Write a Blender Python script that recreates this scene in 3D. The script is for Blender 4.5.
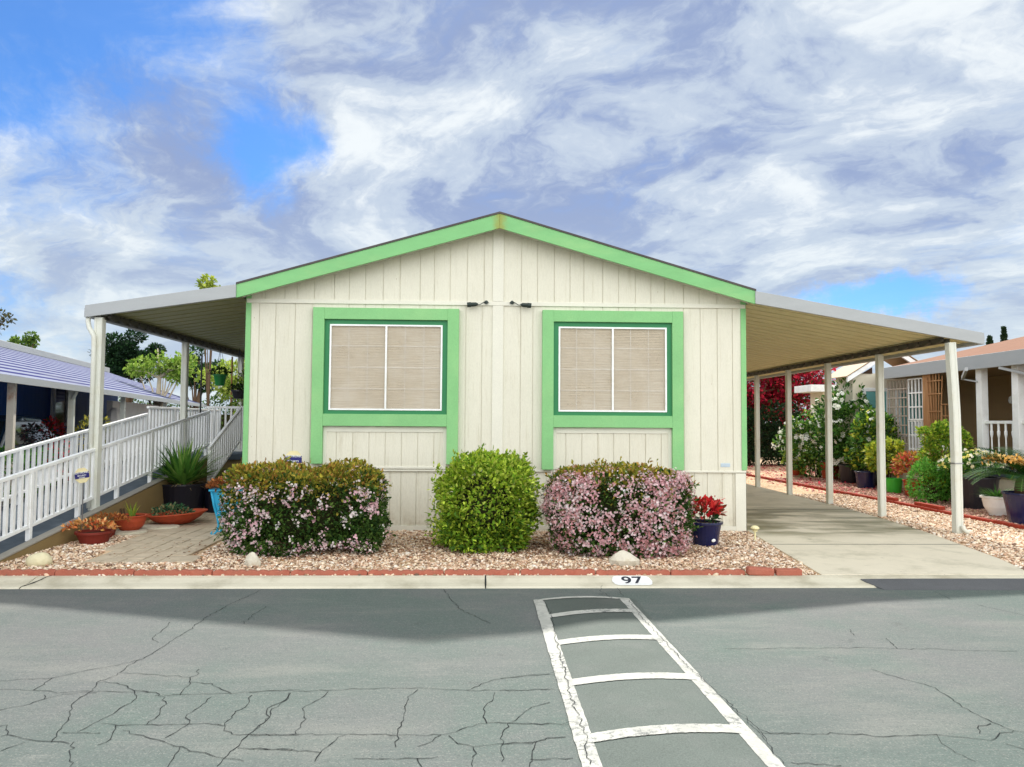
import bpy, bmesh, math, random
import numpy as np
from mathutils import Vector, Matrix, Euler
for _o in list(bpy.data.objects): bpy.data.objects.remove(_o, do_unlink=True)
S = bpy.context.scene
COL = S.collection
rnd = random.Random(7)
rng = np.random.default_rng(11)
def R(d): return math.radians(d)
def rgb(r, g, b):
    f = lambda c: (c/255/12.92) if c/255 <= .04045 else ((c/255+.055)/1.055)**2.4
    return (f(r), f(g), f(b))
# ------------------------------------------------------------------ camera
YAW, PITCH, ROLL, CAMH, FOC = 0.03657955784726027, 0.051045563562379895, 0.006554196175339028, 1.583118085608486, 760.0
cd = bpy.data.cameras.new("camera"); cam = bpy.data.objects.new("camera", cd); COL.objects.link(cam)
cd.sensor_fit = 'HORIZONTAL'; cd.sensor_width = 36.0; cd.lens = 36.0*FOC/1024.0
cd.clip_start = .05; cd.clip_end = 2000
_f = Vector((math.sin(YAW)*math.cos(PITCH), math.cos(YAW)*math.cos(PITCH), math.sin(PITCH)))
_r = Vector((math.cos(YAW), -math.sin(YAW), 0)); _u = _r.cross(_f)
_r2 = math.cos(ROLL)*_r+math.sin(ROLL)*_u; _u2 = -math.sin(ROLL)*_r+math.cos(ROLL)*_u
_m = Matrix((( _r2.x, _u2.x, -_f.x, 0), (_r2.y, _u2.y, -_f.y, 0), (_r2.z, _u2.z, -_f.z, CAMH), (0, 0, 0, 1)))
cam.matrix_world = _m
S.camera = cam
# ------------------------------------------------------------------ light
SUNV = Vector((.62, 5.0, 4.6)).normalized()
sd = bpy.data.lights.new("sun", 'SUN'); sd.energy = 4.3; sd.angle = R(1.3); sd.color = (1.0, .95, .87)
sun = bpy.data.objects.new("sun", sd); COL.objects.link(sun)
sun.rotation_euler = SUNV.to_track_quat('Z', 'Y').to_euler(); sun.location = (0, 0, 30)
S.view_settings.view_transform = 'Standard'; S.view_settings.look = 'None'
S.view_settings.gamma = 1.0; S.view_settings.use_curve_mapping = False
S.view_settings.exposure = 0.47
S.render.resolution_x = 1024; S.render.resolution_y = 767
# ------------------------------------------------------------------ node helper
class N:
    def __init__(s, nt): s.nt = nt
    def n(s, t, **k):
        x = s.nt.nodes.new(t)
        for a, b in k.items(): setattr(x, a, b)
        return x
    def set(s, sock, v):
        if hasattr(v, 'is_output') or isinstance(v, bpy.types.NodeSocket): s.nt.links.new(v, sock)
        elif isinstance(v, (tuple, list)):
            v = tuple(v)
            if len(sock.default_value) == 4 and len(v) == 3: v = v+(1,)
            sock.default_value = v
        else: sock.default_value = v
    def math(s, op, a, b=0.0, c=None, clamp=False):
        x = s.n('ShaderNodeMath', operation=op, use_clamp=clamp); s.set(x.inputs[0], a); s.set(x.inputs[1], b)
        if c is not None: s.set(x.inputs[2], c)
        return x.outputs[0]
    def vmath(s, op, a, b=(0, 0, 0)):
        x = s.n('ShaderNodeVectorMath', operation=op); s.set(x.inputs[0], a); s.set(x.inputs[1], b)
        return x.outputs['Value'] if op in ('DISTANCE', 'LENGTH', 'DOT_PRODUCT') else x.outputs[0]
    def mix(s, f, a, b, bt='MIX'):
        x = s.n('ShaderNodeMix', data_type='RGBA', blend_type=bt); s.set(x.inputs[0], f); s.set(x.inputs[6], a); s.set(x.inputs[7], b)
        return x.outputs[2]
    def noise(s, vec, scale, detail=4, rough=.55, dist=0.0, dim='3D'):
        x = s.n('ShaderNodeTexNoise', noise_dimensions=dim); s.set(x.inputs['Vector'], vec); s.set(x.inputs['Scale'], scale)
        s.set(x.inputs['Detail'], detail); s.set(x.inputs['Roughness'], rough); s.set(x.inputs['Distortion'], dist)
        return x.outputs[0]
    def vor(s, vec, scale, feature='F1', out='Distance', rand=1.0):
        x = s.n('ShaderNodeTexVoronoi', feature=feature); s.set(x.inputs['Vector'], vec); s.set(x.inputs['Scale'], scale)
        s.set(x.inputs['Randomness'], rand)
        return x.outputs[out]
    def rng(s, v, a, b, c=0.0, d=1.0, smooth=True):
        x = s.n('ShaderNodeMapRange', interpolation_type='SMOOTHSTEP' if smooth else 'LINEAR')
        for i, q in enumerate((v, a, b, c, d)): s.set(x.inputs[i], q)
        return x.outputs[0]
    def comb(s, x, y, z):
        c = s.n('ShaderNodeCombineXYZ'); s.set(c.inputs[0], x); s.set(c.inputs[1], y); s.set(c.inputs[2], z); return c.outputs[0]
    def sep(s, v):
        c = s.n('ShaderNodeSeparateXYZ'); s.set(c.inputs[0], v); return c.outputs
# ------------------------------------------------------------------ world
W = bpy.data.worlds.new("World"); S.world = W; W.use_nodes = True
nt = W.node_tree; nt.nodes.clear(); g = N(nt)
sky = g.n('ShaderNodeTexSky', sky_type='NISHITA'); sky.sun_disc = False
sky.sun_elevation = math.asin(SUNV.z); sky.sun_rotation = math.atan2(SUNV.x, SUNV.y)
sky.air_density = 1.0; sky.dust_density = .3; sky.ozone_density = 2.5
D = g.n('ShaderNodeTexCoord').outputs['Generated']
dx, dy, dz = g.sep(D)
dzp = g.math('ADD', g.math('MAXIMUM', dz, 0.0), .20)
P = g.comb(g.math('DIVIDE', dx, dzp), g.math('DIVIDE', dy, dzp), 0.0)
def warpn(vec, sc, det, ro, amp):
    w = g.n('ShaderNodeTexNoise'); g.set(w.inputs['Vector'], vec); w.inputs['Scale'].default_value = sc; w.inputs['Detail'].default_value = det; w.inputs['Roughness'].default_value = ro
    return g.vmath('MULTIPLY', g.vmath('SUBTRACT', w.outputs['Color'], (.5, .5, .5)), amp)
w1 = warpn(P, .9, 2, .5, (.9, .9, 0)); w2 = warpn(g.vmath('ADD', P, (4, 4, 0)), 3.2, 4, .6, (.22, .22, 0))
P2 = g.vmath('ADD', g.vmath('ADD', P, w1), w2)
wv2 = warpn(D, 7.0, 8, .66, (1, 1, 1))
rot = g.n('ShaderNodeVectorRotate', rotation_type='Z_AXIS'); g.set(rot.inputs['Vector'], P2); rot.inputs['Angle'].default_value = R(-32)
PS = g.vmath('MULTIPLY', rot.outputs[0], (2.6, .75, 1))
A = g.noise(g.vmath('ADD', P2, (3.3, 1.2, 0)), 1.15, 10, .60)
Bn = g.noise(g.vmath('ADD', PS, (7, 2, 0)), 1.9, 9, .64)
C = g.noise(g.vmath('ADD', P2, (11, 5, 0)), 1.9, 9, .58)
Fn = g.noise(g.vmath('ADD', D, w2), 16, 7, .65)
def blob(c, r, sc=(1, 1, 1), wa=.22):
    d = g.vmath('LENGTH', g.vmath('MULTIPLY', g.vmath('SUBTRACT', g.vmath('ADD', D, g.vmath('MULTIPLY', wv2, (wa, wa, wa))), c), sc))
    return g.rng(d, 0.0, r, 1.0, 0.0)
b = g.math('MULTIPLY', blob((-.250, .908, .335), .115, (1, 1, .85), .24), .40)
b = g.math('ADD', b, g.math('MULTIPLY', blob((-.52, .74, .46), .30), .50))
b = g.math('ADD', b, g.math('MULTIPLY', blob((-.33, .82, .47), .17), .30))
b = g.math('ADD', b, g.math('MULTIPLY', blob((.47, .872, .142), .16, (1, 1, 3.8), .16), .48))
b = g.math('ADD', b, g.math('MULTIPLY', blob((-.55, .82, .12), .20, (1, 1, 2.0)), .22))
T = g.math('ADD', g.math('MULTIPLY', A, .62), g.math('MULTIPLY', Bn, .42))
T = g.math('ADD', T, g.math('MULTIPLY', g.math('SUBTRACT', Fn, .5), .18))
T = g.math('SUBTRACT', T, b)
alpha = g.rng(T, .08, .50, .05, .97)
sh = g.math('ADD', g.math('MULTIPLY', C, .65), g.math('MULTIPLY', Bn, .35))
sh = g.math('ADD', sh, g.math('MULTIPLY', g.math('SUBTRACT', Fn, .5), .16))
sh = g.rng(sh, .38, .66)
lav = rgb(150, 166, 202); mid = rgb(196, 208, 224); wht = rgb(240, 245, 247)
cc = g.mix(g.rng(sh, 0, .5), lav, mid); cc = g.mix(g.rng(sh, .45, 1.0), cc, wht)
cc = g.mix(g.rng(dz, .04, .32, .55, 0.0), cc, rgb(214, 226, 232))
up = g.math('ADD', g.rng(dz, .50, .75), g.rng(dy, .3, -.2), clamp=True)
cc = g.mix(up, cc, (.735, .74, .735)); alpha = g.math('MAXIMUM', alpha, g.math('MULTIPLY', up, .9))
boost = g.math('ADD', 1.0, g.math('ADD', g.rng(dz, .52, .85, 0.0, .35), g.math('MULTIPLY', g.rng(dy, .25, -.6, 0.0, 2.5), g.rng(dz, .95, .45))))  # unseen sky overhead and behind the camera brightened to light the front wall
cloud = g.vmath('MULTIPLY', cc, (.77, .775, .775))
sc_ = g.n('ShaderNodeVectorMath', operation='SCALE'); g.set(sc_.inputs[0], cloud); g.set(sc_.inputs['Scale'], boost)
blue = g.vmath('MULTIPLY', sky.outputs[0], (.046, .072, .106))
hs = g.n('ShaderNodeHueSaturation'); hs.inputs['Saturation'].default_value = 1.05; hs.inputs['Value'].default_value = 1.0
g.set(hs.inputs['Color'], blue)
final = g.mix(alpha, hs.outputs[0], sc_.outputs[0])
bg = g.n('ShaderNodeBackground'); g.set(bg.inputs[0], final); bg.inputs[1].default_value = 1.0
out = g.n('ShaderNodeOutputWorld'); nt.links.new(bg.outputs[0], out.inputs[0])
# ------------------------------------------------------------------ materials
MATS = {}
def wall_mat():
    m = material('siding_paint', rgb(217, 214, 198), .6, .04, 1.2, .0006, 90, .3, tint=rgb(200, 197, 178), tf=.4, ts=.9, stretch=(1, 1, .35))
    nt = m.node_tree; g = N(nt); p = [n for n in nt.nodes if n.type == 'BSDF_PRINCIPLED'][0]
    src = p.inputs['Base Color'].links[0].from_socket
    co = g.n('ShaderNodeTexCoord').outputs['Object']; x, y, z = g.sep(co)
    # rain runs, splash dirt at the foot, small nail rust specks
    run = g.noise(g.vmath('MULTIPLY', co, (9, 9, .55)), 2.2, 6, .7)
    c = g.mix(g.rng(run, .52, .76, 0, .5), src, rgb(176, 168, 140))
    foot = g.math('MULTIPLY', g.rng(z, .42, .0), g.rng(g.noise(g.vmath('MULTIPLY', co, (1, 1, .6)), 9, 6, .7), .35, .7))
    c = g.mix(g.math('MULTIPLY', foot, .55), c, rgb(150, 132, 100))
    sp = g.vor(g.vmath('MULTIPLY', co, (1, 1, .5)), 6.0)
    c = g.mix(g.rng(sp, .035, .02, 0, .7), c, rgb(150, 120, 88))
    grain = g.noise(g.vmath('MULTIPLY', co, (70, 70, 3)), 2, 4, .6)
    c = g.mix(g.rng(grain, .45, .75, 0, .35), c, rgb(186, 182, 164))
    g.set(p.inputs['Base Color'], c)
    return m
def material(name, base, rough=.6, var=.12, vs=3.0, bump=0.0, bs=60.0, spec=.4, metal=0.0, fine=.06, fs=80.0, stretch=(1, 1, 1), tint=None, tf=.3, ts=1.3):
    m = bpy.data.materials.new(name); m.use_nodes = True; nt = m.node_tree; nt.nodes.clear(); g = N(nt)
    p = g.n('ShaderNodeBsdfPrincipled'); o = g.n('ShaderNodeOutputMaterial'); nt.links.new(p.outputs[0], o.inputs[0])
    co = g.n('ShaderNodeTexCoord').outputs['Object']; co = g.vmath('MULTIPLY', co, stretch)
    n = g.noise(co, vs, 5, .6); f = g.noise(co, fs, 3, .6)
    k = g.math('ADD', g.rng(n, .25, .75, 1-var, 1+var, False), g.rng(f, .25, .75, -fine, fine, False))
    b = base
    if tint: b = g.mix(g.rng(g.noise(co, ts, 5, .65), .45, .75, 0, tf), base, tint)
    x = g.n('ShaderNodeVectorMath', operation='SCALE'); g.set(x.inputs[0], b); g.set(x.inputs['Scale'], k)
    g.set(p.inputs['Base Color'], x.outputs[0]); p.inputs['Roughness'].default_value = rough
    p.inputs['Specular IOR Level'].default_value = spec; p.inputs['Metallic'].default_value = metal
    if bump:
        bn = g.n('ShaderNodeBump'); bn.inputs['Strength'].default_value = 1.0; bn.inputs['Distance'].default_value = bump
        g.set(bn.inputs['Height'], g.noise(co, bs, 4, .6)); g.set(p.inputs['Normal'], bn.outputs[0])
    MATS[name] = m; m['k'] = 1
    return m
def colmat(name, rough=.55, trans=.25, spec=.3, bump=0):
    m = bpy.data.materials.new(name); m.use_nodes = True; nt = m.node_tree; nt.nodes.clear(); g = N(nt)
    p = g.n('ShaderNodeBsdfPrincipled'); o = g.n('ShaderNodeOutputMaterial')
    a = g.n('ShaderNodeAttribute', attribute_name='Col')
    co = g.n('ShaderNodeTexCoord').outputs['Object']
    k = g.rng(g.noise(co, 40, 3), .3, .7, .85, 1.15, False)
    x = g.n('ShaderNodeVectorMath', operation='SCALE'); g.set(x.inputs[0], a.outputs['Color']); g.set(x.inputs['Scale'], k)
    g.set(p.inputs['Base Color'], x.outputs[0]); p.inputs['Roughness'].default_value = rough; p.inputs['Specular IOR Level'].default_value = spec
    if trans:
        t = g.n('ShaderNodeBsdfTranslucent'); g.set(t.inputs[0], x.outputs[0])
        mx = g.n('ShaderNodeMixShader'); mx.inputs[0].default_value = trans
        nt.links.new(p.outputs[0], mx.inputs[1]); nt.links.new(t.outputs[0], mx.inputs[2]); nt.links.new(mx.outputs[0], o.inputs[0])
    else: nt.links.new(p.outputs[0], o.inputs[0])
    MATS[name] = m
    return m
LEAF = colmat('leaf', .65, .33, .15); PETAL = colmat('petal', .6, .35, .2); PEB = colmat('pebble', .8, 0, .25)
wall_m = wall_mat()
trim_beige = material('beige_trim', rgb(218, 216, 202), .6, .05, 2, .0005, 90, .3)
skirt_m = wall_m
green_m = material('light_green_paint', rgb(128, 186, 124), .55, .07, 2.5, .0008, 60, .3, tint=rgb(144, 192, 130), tf=.6, fine=.08)
dgreen_m = material('dark_green_paint', rgb(44, 124, 78), .5, .06, 3, .0004, 70, .35)
white_m = material('white_paint', rgb(238, 240, 240), .45, .04, 3, .0003, 60, .4, tint=rgb(200, 200, 190), tf=.4, ts=4)
alu_m = material('pale_aluminium', rgb(158, 162, 164), .38, .05, 2, .0003, 40, .5, stretch=(1, 1, 4))
pan_m = material('cream_roof_pan', rgb(210, 202, 156), .5, .06, 1.5, .0004, 40, .35, tint=rgb(188, 180, 126), tf=.35)
pan2_m = material('grey_roof_pan', rgb(150, 150, 106), .5, .06, 1.5, .0004, 40, .35)
post_m = material('post_paint', rgb(212, 214, 204), .5, .05, 3, .0004, 50, .4, tint=rgb(178, 170, 140), tf=.45, ts=3)
shingle_m = material('roof_shingle', rgb(84, 80, 78), .9, .2, 4, .004, 50, .2)
shingleO_m = material('orange_shingle', rgb(132, 96, 76), .9, .18, 3, .003, 40, .2, stretch=(1, 4, 4), tint=rgb(140, 100, 80), tf=.7, ts=6)
black_m = material('black_plastic', rgb(22, 26, 26), .4, .1, 6, .0003, 80, .5)
gunm = material('gunmetal', rgb(40, 52, 48), .4, .1, 6, .0003, 80, .5, .3)
conc_m = material('concrete', rgb(204, 199, 180), .85, .08, 1.5, .0015, 120, .25, tint=rgb(156, 150, 128), tf=.75, ts=1.6)
side_m = material('ramp_side_wall', rgb(136, 116, 78), .85, .1, 2, .002, 60, .25, tint=rgb(130, 115, 85), tf=.6)
brick_m = material('terracotta_edging', rgb(166, 100, 82), .8, .14, 8, .002, 60, .25, tint=rgb(150, 76, 60), tf=.6, ts=9)
redbrick_m = material('red_brick', rgb(160, 64, 46), .85, .18, 6, .002, 60, .2, tint=rgb(110, 44, 36), tf=.6, ts=8)
terra_m = material('terracotta', rgb(172, 72, 42), .65, .1, 6, .001, 60, .3, tint=rgb(130, 52, 34), tf=.5, ts=8)
dterra_m = material('dark_terracotta', rgb(118, 42, 32), .6, .1, 6, .001, 60, .3)
navy_m = material('navy_glaze', rgb(18, 26, 70), .25, .1, 5, .0005, 30, .6)
blackpot_m = material('black_pot', rgb(20, 20, 32), .35, .1, 5, .0005, 30, .5)
turq_m = material('turquoise_paint', rgb(40, 156, 196), .45, .1, 6, .0005, 50, .4)
rock_m = material('pale_rock', rgb(214, 206, 172), .85, .12, 9, .006, 18, .25, tint=rgb(160, 150, 110), tf=.5, ts=10)
rockw_m = material('white_rock', rgb(206, 200, 184), .85, .14, 12, .006, 22, .25, tint=rgb(150, 138, 108), tf=.6, ts=12)
soil_m = material('soil', rgb(60, 44, 32), .95, .2, 12, .004, 50, .1)
bark_m = material('bark', rgb(104, 84, 66), .9, .2, 8, .006, 30, .15, stretch=(1, 1, .3))
twig_m = material('twig_bark', rgb(70, 54, 40), .9, .2, 8, .003, 40, .15)
core_m = material('twig_shade_core', rgb(44, 46, 26), .95, .3, 14, .02, 25, .1)  # solid filler; twig tone darkened to stand in for the shaded hedge interior
blue_m = material('blue_siding', rgb(44, 100, 190), .55, .08, 2, .0006, 60, .3)
stucco_m = material('white_stucco', rgb(216, 212, 208), .85, .06, 1.2, .002, 60, .2, tint=rgb(186, 178, 172), tf=.5)
cream_m = material('cream_siding', rgb(216, 208, 188), .6, .05, 2, .0005, 60, .3)
tan_m = material('tan_siding', rgb(150, 124, 88), .65, .06, 2, .0005, 60, .3)
wood_m = material('weathered_wood', rgb(160, 118, 80), .8, .2, 6, .001, 60, .2, stretch=(1, 1, .15), tint=rgb(200, 170, 130), tf=.5, ts=6)
dwood_m = material('dark_wood', rgb(74, 56, 44), .8, .2, 6, .001, 60, .2, stretch=(1, 1, .15))
rust_m = material('rusty_post_paint', rgb(206, 198, 186), .6, .08, 3, .001, 50, .3, tint=rgb(150, 84, 40), tf=.95, ts=3)
cream2_m = material('cream_plastic', rgb(232, 224, 176), .5, .05, 6, 0, 50, .4)
lime_m = material('lime_plastic', rgb(60, 190, 60), .4, .06, 6, 0, 50, .4)
hgreen_m = material('green_plastic', rgb(30, 120, 56), .4, .06, 6, 0, 50, .4)
carpaint_m = material('dark_blue_car_paint', rgb(40, 62, 84), .2, .04, 2, 0, 50, .6)
rubber_m = material('rubber', rgb(24, 24, 24), .8, .1, 6, .001, 50, .3)
glassd_m = material('dark_window_glass', rgb(30, 40, 44), .06, .05, 2, 0, 50, .8)
glasst_m = material('teal_window_glass', rgb(110, 170, 168), .1, .1, 1.2, 0, 50, .8)
steel_m = material('steel', rgb(150, 150, 150), .3, .05, 4, 0, 50, .5, .8)
deck_m = material('grey_ramp_surface', rgb(72, 82, 92), .85, .12, 3, .002, 90, .25, tint=rgb(110, 120, 128), tf=.6, ts=2)
signc_m = material('sign_cream', rgb(228, 216, 168), .5, .04, 5, 0, 50, .4)
signb_m = material('sign_navy', rgb(36, 34, 108), .45, .04, 5, 0, 50, .4)
ink_m = material('black_stencil_paint', rgb(44, 48, 60), .7, .1, 20, 0, 50, .2)
plaq_m = material('white_stencil_paint', rgb(232, 234, 234), .6, .05, 8, 0, 50, .3)
blind_m = material('blind_slat', rgb(226, 218, 202), .6, .06, 2, 0, 50, .3)
lattice_m = material('white_lattice', rgb(176, 164, 150), .6, .08, 5, 0, 50, .3, tint=rgb(110, 76, 60), tf=.5, ts=5)
def screen_mat():
    m = bpy.data.materials.new('sun_screen_mesh'); m.use_nodes = True; nt = m.node_tree; nt.nodes.clear(); g = N(nt)
    co = g.n('ShaderNodeTexCoord').outputs['Object']
    d = g.n('ShaderNodeBsdfPrincipled'); d.inputs['Roughness'].default_value = .5; d.inputs['Specular IOR Level'].default_value = .3
    nz = g.noise(co, 1.6, 4, .6); st = g.noise(g.vmath('MULTIPLY', co, (.7, 1, 46)), 4, 3, .6)
    c = g.mix(g.rng(nz, .35, .65), rgb(196, 182, 158), rgb(212, 202, 184))
    c = g.mix(g.rng(st, .40, .62, 0, .5), c, rgb(164, 146, 122)); g.set(d.inputs['Base Color'], c)
    t = g.n('ShaderNodeBsdfTransparent'); mx = g.n('ShaderNodeMixShader'); mx.inputs[0].default_value = .46
    o = g.n('ShaderNodeOutputMaterial'); nt.links.new(t.outputs[0], mx.inputs[1]); nt.links.new(d.outputs[0], mx.inputs[2]); nt.links.new(mx.outputs[0], o.inputs[0])
    return m
screen_m = screen_mat()
def fascia_mat():
    m = material('green_fascia_paint', rgb(122, 182, 120), .55, .08, 2, .0008, 60, .3, tint=rgb(140, 186, 124), tf=.6, fine=.08, stretch=(1, 1, 3))
    nt = m.node_tree; g = N(nt); p = [n for n in nt.nodes if n.type == 'BSDF_PRINCIPLED'][0]
    src = p.inputs['Base Color'].links[0].from_socket
    co = g.n('ShaderNodeTexCoord').outputs['Object']
    x, y, z = g.sep(co)
    d = g.math('ABSOLUTE', g.math('SUBTRACT', x, 0.0))
    k = g.rng(g.math('ADD', d, g.math('MULTIPLY', g.noise(co, 14, 4), .12)), .06, .20, .85, 0)
    g.set(p.inputs['Base Color'], g.mix(k, src, rgb(146, 146, 66)))
    return m
fascia_m = fascia_mat()
def ground_mat(name, cols, scale, bump):
    m = bpy.data.materials.new(name); m.use_nodes = True; nt = m.node_tree; nt.nodes.clear(); g = N(nt)
    p = g.n('ShaderNodeBsdfPrincipled'); o = g.n('ShaderNodeOutputMaterial'); nt.links.new(p.outputs[0], o.inputs[0])
    co = g.n('ShaderNodeTexCoord').outputs['Object']
    vc = g.vor(co, scale, out='Color'); r_, g_, b_ = g.sep(vc)
    cr = g.n('ShaderNodeValToRGB'); cr.color_ramp.interpolation = 'CONSTANT'
    while len(cr.color_ramp.elements) < len(cols): cr.color_ramp.elements.new(.5)
    for i, c in enumerate(cols): cr.color_ramp.elements[i].position = i/len(cols); cr.color_ramp.elements[i].color = (*c, 1)
    g.set(cr.inputs[0], r_)
    big = g.rng(g.noise(co, .9, 4), .3, .7, .82, 1.12)
    x = g.n('ShaderNodeVectorMath', operation='SCALE'); g.set(x.inputs[0], cr.outputs[0]); g.set(x.inputs['Scale'], big)
    g.set(p.inputs['Base Color'], x.outputs[0]); p.inputs['Roughness'].default_value = .9; p.inputs['Specular IOR Level'].default_value = .2
    bn = g.n('ShaderNodeBump'); bn.inputs['Distance'].default_value = bump; bn.invert = True
    g.set(bn.inputs['Height'], g.vor(co, scale)); g.set(p.inputs['Normal'], bn.outputs[0])
    return m
GRAVC = [rgb(222, 194, 158), rgb(206, 174, 138), rgb(228, 208, 180), rgb(186, 152, 118), rgb(214, 184, 150), rgb(160, 128, 98)]
gravel_m = ground_mat('gravel', GRAVC, 34, .012)
earth_m = ground_mat('earth', [rgb(150, 130, 104), rgb(130, 112, 90), rgb(160, 144, 118)], 10, .01)
def road_mat():
    m = bpy.data.materials.new('old_asphalt'); m.use_nodes = True; nt = m.node_tree; nt.nodes.clear(); g = N(nt)
    p = g.n('ShaderNodeBsdfPrincipled'); o = g.n('ShaderNodeOutputMaterial'); nt.links.new(p.outputs[0], o.inputs[0])
    co = g.n('ShaderNodeTexCoord').outputs['Object']
    base = g.mix(g.rng(g.noise(co, .45, 5, .6), .35, .65), rgb(84, 97, 93), rgb(99, 102, 102))
    base = g.mix(g.rng(g.noise(g.vmath('ADD', co, (9, 4, 0)), .8, 5, .65), .5, .72, 0, .6), base, rgb(78, 98, 91))
    big = g.noise(g.vmath('ADD', g.vmath('MULTIPLY', co, (.5, 1.4, 1)), (1, 7, 0)), 1.1, 6, .65)
    base = g.mix(g.rng(big, .5, .68, 0, .55), base, rgb(116, 118, 114))
    oil = g.noise(g.vmath('ADD', co, (6, 1, 0)), 2.6, 5, .7)
    base = g.mix(g.rng(oil, .62, .74, 0, .45), base, rgb(64, 68, 70))
    st = g.noise(g.vmath('MULTIPLY', co, (1.3, 14, 1)), 3, 6, .65)
    base = g.mix(g.rng(st, .54, .78, 0, .5), base, rgb(126, 130, 126))
    base = g.mix(g.rng(st, .25, .42, .35, 0), base, rgb(78, 84, 84))
    ag = g.vor(co, 150, out='Color'); base = g.mix(g.rng(g.sep(ag)[0], .75, 1.0, 0, .32), base, rgb(146, 146, 140))
    base = g.mix(g.rng(g.sep(ag)[1], .75, 1.0, 0, .42), base, rgb(60, 64, 64))
    # fine hairline crazing
    wv = g.n('ShaderNodeTexNoise'); g.set(wv.inputs['Vector'], co); wv.inputs['Scale'].default_value = 3; wv.inputs['Detail'].default_value = 6
    cw = g.vmath('ADD', co, g.vmath('MULTIPLY', wv.outputs['Color'], (.35, .35, 0)))
    ce = g.vor(cw, 1.7, 'DISTANCE_TO_EDGE')
    msk = g.rng(g.noise(g.vmath('ADD', co, (2, 3, 0)), .8, 3), .42, .60)
    k = g.math('MULTIPLY', g.rng(ce, .001, .006, .14, 0), msk)
    base = g.mix(k, base, rgb(48, 52, 54))
    g.set(p.inputs['Base Color'], base); p.inputs['Roughness'].default_value = .82; p.inputs['Specular IOR Level'].default_value = .3
    bn = g.n('ShaderNodeBump'); bn.inputs['Distance'].default_value = .004
    h = g.math('ADD', g.math('MULTIPLY', g.noise(co, 160, 3, .7), .7), g.math('MULTIPLY', g.noise(co, 7, 4), 1.2))
    h = g.math('SUBTRACT', h, g.math('MULTIPLY', k, .8))
    g.set(bn.inputs['Height'], h); g.set(p.inputs['Normal'], bn.outputs[0])
    return m
road_m = road_mat()
patch_m = material('rough_asphalt_patch', rgb(92, 101, 97), .88, .08, 2.5, .004, 180, .25, fine=.3, fs=120, tint=rgb(108, 112, 110), tf=.6, ts=2)
blackasph_m = material('black_asphalt', rgb(90, 92, 95), .85, .1, 3, .004, 120, .25, fine=.25, fs=120)
crack_m = material('crack_fill', rgb(40, 44, 46), .95, .2, 6, 0, 50, .1)
stain_m = material('worn_streak', rgb(92, 96, 98), .9, .3, 30, .002, 80, .1, fine=.3, fs=90)
def drive_mat():
    m = material('driveway_concrete', rgb(216, 208, 188), .8, .06, 1.2, .0015, 120, .3)
    nt = m.node_tree; g = N(nt); p = [n for n in nt.nodes if n.type == 'BSDF_PRINCIPLED'][0]
    src = p.inputs['Base Color'].links[0].from_socket
    co = g.n('ShaderNodeTexCoord').outputs['Object']; x, y, z = g.sep(co)
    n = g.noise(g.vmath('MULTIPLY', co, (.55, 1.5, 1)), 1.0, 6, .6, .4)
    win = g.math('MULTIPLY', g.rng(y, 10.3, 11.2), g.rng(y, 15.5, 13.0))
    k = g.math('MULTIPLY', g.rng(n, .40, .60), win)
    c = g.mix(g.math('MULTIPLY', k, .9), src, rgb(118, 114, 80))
    k2 = g.rng(g.noise(g.vmath('ADD', co, (5, 5, 0)), 1.6, 7, .72), .46, .72, 0, .55); c = g.mix(k2, c, rgb(160, 156, 134))
    k3 = g.rng(g.noise(g.vmath('ADD', co, (1, 8, 0)), 5, 5, .7), .64, .74, 0, .5); c = g.mix(k3, c, rgb(112, 106, 88))
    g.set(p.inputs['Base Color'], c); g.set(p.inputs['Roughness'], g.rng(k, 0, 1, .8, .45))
    return m
drive_m = drive_mat()
def paver_mat():
    m = material('concrete_paver', rgb(188, 174, 152), .85, .12, 5, .002, 90, .25, tint=rgb(170, 150, 126), tf=.6, ts=3)
    return m
paver_m = paver_mat()
def mark_mat():
    m = bpy.data.materials.new('worn_road_paint'); m.use_nodes = True; nt = m.node_tree; nt.nodes.clear(); g = N(nt)
    p = g.n('ShaderNodeBsdfPrincipled'); o = g.n('ShaderNodeOutputMaterial'); nt.links.new(p.outputs[0], o.inputs[0])
    co = g.n('ShaderNodeTexCoord').outputs['Object']
    k = g.rng(g.noise(co, 26, 9, .78), .49, .58); k2 = g.rng(g.noise(co, 2.2, 4), .40, .62, .12, 1)
    c = g.mix(g.rng(g.noise(co, 6, 5), .3, .7), rgb(158, 160, 154), rgb(182, 183, 177))
    c = g.mix(g.math('MULTIPLY', k, k2), c, rgb(96, 100, 100))
    g.set(p.inputs['Base Color'], c); p.inputs['Roughness'].default_value = .7
    bn = g.n('ShaderNodeBump'); bn.inputs['Distance'].default_value = .003
    g.set(bn.inputs['Height'], g.noise(co, 160, 3, .7)); g.set(p.inputs['Normal'], bn.outputs[0])
    return m
mark_m = mark_mat()
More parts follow.
